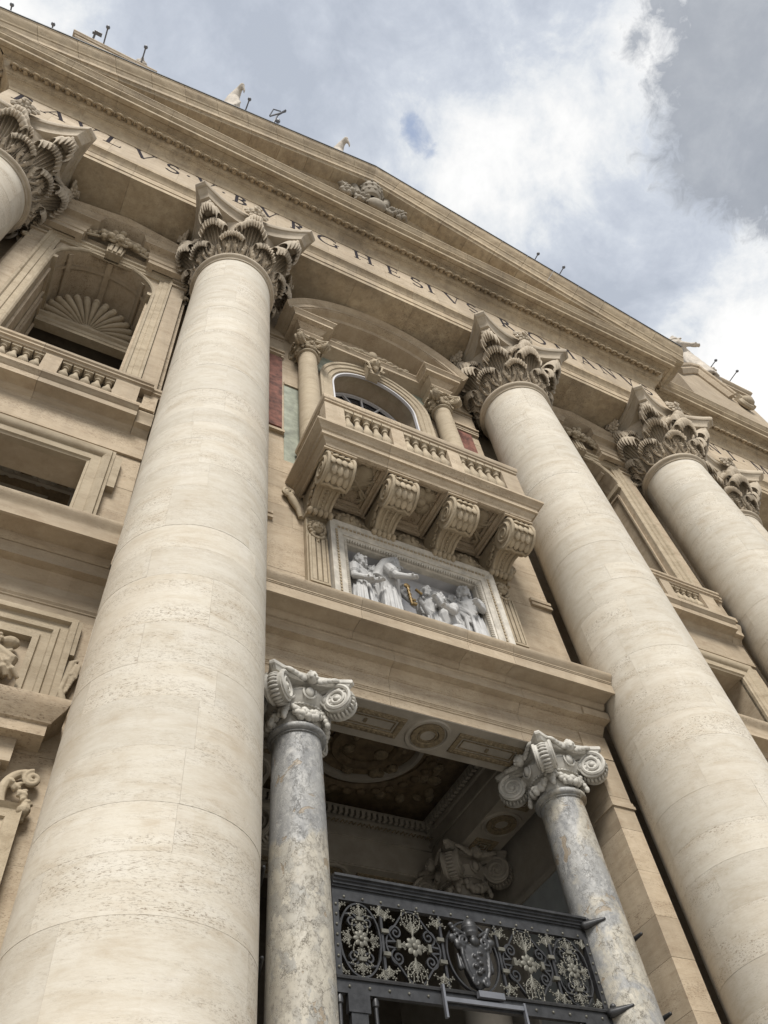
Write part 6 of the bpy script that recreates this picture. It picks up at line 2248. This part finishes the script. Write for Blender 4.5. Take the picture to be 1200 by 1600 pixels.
for s in (-1, 1):
    g.cap((XC+s*.7, YC, 40.9), (XC+s*.9, YC-.05, 41.6), .2, .26, 10)
    g.cap((XC-s*.3, YC-.1, 39.7), (XC+s*1.7, YC-.1, 40.9), .13, .12, 10)
    for k in range(5):
        g.ell((XC+s*(1.0+.16*k), YC-.1, 40.45+.1*k), (.09, .2, .18), 8, 6)
    g.tube(spiral((XC+s*1.5, YC-.1, 39.75), .38, .06, 1.6*s, PI/2, 22, (1, 0, 0), (0, 0, 1)), .12, 7)
    g.tube(spiral((XC+s*.75, YC-.15, 39.6), .32, .06, -1.5*s, PI/2, 20, (1, 0, 0), (0, 0, 1)), .11, 7)
    for k in range(5):
        g.box(XC+s*1.55-.10+.14*(k % 3), XC+s*1.55+.02+.14*(k % 3), YC-.3, YC, 40.35+.17*(k//2), 40.48+.17*(k//2))
    for k in range(5):
        g.ell((XC+s*(.35+.28*k), YC-.2, 40.15-.13*k), (.16, .2, .13), 8, 6)
g.ell((XC, YC-.1, 39.95), (.26, .22, .22), 12, 8)
g.ell((XC+.1, YC-.2, 39.5), (.5, .3, .5), 12, 8)
for k in range(26):
    g.ell((XC+rr*0+random.uniform(-1.7, 1.7), YC-random.uniform(0, .25), 39.2+random.uniform(0, 1.0)), (.15, .15, .13), 7, 5)
g.obj('keys_and_scrolls', CRESTST, pc_, 60)

# ================================================================ roof edge
pier = thing('attic_pier', (-5.6, 7.4, 44), 'projecting cap of an attic pier above the raking cornice at upper left', 'pier')
g = G()
g.sweep([(-7.3, 9, 0), (-7.3, 7.35, 0), (-3.95, 7.35, 0), (-3.95, 9, 0)], [(-.4, 43.6), (0, 43.6), (0, 44.1), (.05, 44.12), (.05, 44.3), (.14, 44.4), (.16, 44.45), (.16, 44.6), (.22, 44.62), (.26, 44.75), (.30, 44.8), (.30, 44.95), (-.4, 45)], ZV)
g.obj('cap_moulding', TRAV, pier, 30)
G().box(-7.2, -4.05, 7.45, 9.0, 38.5, 44.98).obj('pier_block', TRAV, pier, 0)
at2 = thing('attic_parapet', (8, 7.6, 44), 'flat attic parapet carrying the roof statues, hidden behind the pediment', 'parapet')
G().box(-12, 24, 7.9, 8.8, 44.6, 45.4).obj('coping', TRAV, at2, 0)
G().box(-12, 24, 8.2, 8.6, 37, 44.598).obj('parapet_wall', TRAV, at2, 0)
rp = thing('attic_gable', (33, 8.3, 42), 'broken attic gable with a scroll console above the set-back cornice at the right', 'gable')
g = G()
g.sweep([(32.4, 10, 0), (32.4, 8.75, 0), (36.4, 8.75, 0), (36.4, 10, 0)], [(-.3, 43.9), (0, 43.9), (0, 44.3), (.10, 44.35), (.10, 44.55), (.28, 44.62), (.28, 44.9), (.36, 44.95), (.45, 45.1), (.45, 45.3), (-.3, 45.35)], ZV)
g.obj('cornice', TRAV, rp, 30)
G().box(32.5, 36.3, 8.85, 10.4, 36, 43.9).obj('attic_block', TRAV, rp, 0)
g = G()
g.sweep([(31.9, 0, 40.4), (30.6, 0, 42.8), (29.9, 0, 42.4), (28.2, 0, 40.8)], [(0, -8.0), (.16, -8.0), (.2, -7.9), (.34, -7.85), (.34, -9.6), (-.25, -9.6), (-.25, -8.2)], NV)
g.obj('gable_moulding', TRAV, rp, 30)
g = G()
g.prism([(27.6, 36), (33.5, 36), (33.5, 39.6), (30.7, 42.6), (28.0, 40.6)], 'y', 8.3, 9.6)
g.obj('gable_panel', TRAV, rp, 0)
g = G()
g.tube([Vector((32.9, 8.1, 40.0))+p for p in spiral((0, 0, 0), .55, .1, 1.6, 0, 22, (1, 0, 0), (0, 0, 1))], .18, 7)
g.box(32.6, 33.5, 7.9, 8.6, 40.5, 40.9)
g.ell((33.0, 7.95, 40.3), (.45, .3, .4), 10, 7)
g.obj('console', CARVE, rp, 50)


def roof_figure(name_l, x, y, z, S, face, arms, lean, remesh=.06, **k):
    t = thing('roof_statue', (x, y, z), name_l, 'statue', 'statues along the roof edge')
    g = G()
    carved_person(g, (x, y, z), face, S, arms, lean=lean, **k)
    g.box(x-.7, x+.7, y-.5, y+.5, z-.35, z+.1)
    g.obj('carved_body', STATUE, t, 60, remesh=remesh)
    return t




def leaning_statue(label, x, k=1.0):
    """robed body leaning out over the edge with one bent arm lifted in front of the face"""
    t = thing('roof_statue', (x, 8.0, 45.4), label, 'statue', 'statues along the roof edge')
    g = G()
    g.cap((x, 8.1, 45.5), (x-.05, 7.9, 48.2), .75, .62, 12)
    g.cap((x-.05, 7.9, 48.2), (x-.05, 7.45, 49.9), .60, .40, 12)
    g.cap((x-.1, 7.45, 49.9), (x+.02, 7.0, 50.5), .36, .22, 10)
    g.ell((x-.12, 7.35, 50.4), (.24, .28, .3), 12, 8)
    g.cap((x+.02, 7.0, 50.5), (x+.16*k, 6.62, 50.7), .20, .15, 9)
    g.cap((x+.16*k, 6.62, 50.7), (x+.36*k, 6.72, 50.35), .13, .07, 9)
    for q in range(4):
        g.cap((x+.34*k+.02*q, 6.72, 50.35), (x+.42*k, 6.74+.05*q, 50.1+.04*q), .05, .03, 6)
    for q in range(7):
        aa = -1.4+2.8*q/6
        g.cap((x+.5*math.sin(aa), 7.9-.5*math.cos(aa), 48.3), (x+.7*math.sin(aa), 8.1-.7*math.cos(aa), 45.6), .09, .12, 7)
        g.cap((x-.3+.1*q, 7.25, 50.0-.1*q), (x+.1, 7.3, 48.7-.1*q), .07, .08, 6)
    g.box(x-.8, x+.8, 7.5, 8.8, 45.2, 45.6)
    g.obj('carved_body', STATUE, t, 60, remesh=.05)


leaning_statue('pale roof statue with a bent raised arm, just left of the pediment peak', 6.5, 1.1)
leaning_statue('pale slender roof statue beside a ball-tipped rod, upper left centre', .15, .8)
roof_figure('small roof statue showing only its head behind the attic pier cap', -4.95, 8.3, 45.2, 5.4, 0, [((-.03, -.04, -.15), (0, -.05, -.12)), ((.03, -.04, -.15), (0, -.05, -.12))], (0, -.02), beard=True)
roof_figure('rounded roof statue shoulder seen just above the cornice beside the floodlight', 1.5, 8.35, 45.0, 5.4, .3, [((-.03, -.04, -.15), (0, -.05, -.12)), ((.03, -.04, -.15), (0, -.05, -.12))], (0, -.02))
roof_figure('seated roof statue with an outstretched arm at the right end of the pediment', 31.9, 8.55, 43.0, 6.0, .4, [((.02, -.06, -.12), (.08, -.05, -.05)), ((.15, -.02, -.07), (.15, -.02, -.09))], (-.01, -.02), beard=True)


def rod(x, y0, y1, z, label):
    t = thing('roof_rod', (x, y0, z), label, 'roof rod', 'thin rods along the roof edge')
    g = G()
    g.tube([(x, y0+.5, z-.05), (x, y1, z)], .035, 6)
    g.obj('rod', GREYMET, t, 50)
    G().ell((x, y1-.06, z), (.10, .10, .10), 10, 7).obj('ball', GREYMET, t, 60)


for x, y0, y1, lab in ((-10.5, 7.74, 7.5, 'thin ball-tipped roof rod at the far upper left corner'), (-8.64, 7.59, 7.45, 'short ball-tipped roof rod left of the attic pier cap'), (-6.33, 7.06, 6.45, 'ball-tipped rod over the attic pier cap beside the floodlight'), (-4.5, 6.97, 6.47, 'ball-tipped rod at the right end of the attic pier cap'), (.8, 6.93, 6.43, 'ball-tipped rod between the two roof statues at upper left centre'),
                      (18.73, 7.04, 6.75, 'upper short roof rod on the right pediment slope'), (20.57, 7.11, 6.77, 'lower short roof rod on the right pediment slope'), (33.26, 8.34, 7.63, 'ball-tipped rod beside the seated statue at the right'), (35.13, 8.28, 7.63, 'ball-tipped rod on the right attic cornice')):
    rod(x, y0, y1, 45.6, lab)


def floodlight(x, y, z, label, a):
    t = thing('floodlight', (x, y, z), label, 'floodlight')
    g = G()
    g.tube([(x-.05, y+.6, z-.2), (x, y, z)], .05, 6)
    g.obj('arm', GREYMET, t, 50)
    g = G()
    g.box(-.05, .30, -.14, .04, -.05, .05)
    g.box(-.12, -.04, -.06, .06, -.06, .06)
    g.xf(Matrix.Translation((x, y, z)) @ Matrix.Rotation(a, 4, 'X'))
    g.obj('lamp_head', GREYMET, t, 0)


floodlight(-6.80, 6.9, 45.6, 'small grey floodlight on the attic pier cap', 0)
fl = thing('roof_bracket', (2.6, 7.3, 49), 'grey metal mast bracket leaning over the roof edge', 'bracket')
g = G()
g.tube([(2.45, 7.75, 49.0), (2.6, 7.1, 50.4), (2.94, 6.68, 50.5)], .06, 6)
g.tube([(2.2, 7.35, 50.3), (2.95, 6.75, 50.5)], .05, 6)
g.obj('mast', GREYMET, fl, 50)
g = G()
g.tube([(2.2, 7.3, 50.3), (2.3, 7.0, 50.9), (2.7, 6.9, 50.7)], .04, 6)
g.ell((2.7, 7.3, 49.8), (.14, .14, .18), 8, 6)
g.tube([(2.45, 8.2, 45.0), (2.45, 7.75, 49.0)], .06, 6)
g.obj('cable_ring', GREYMET, fl, 50)
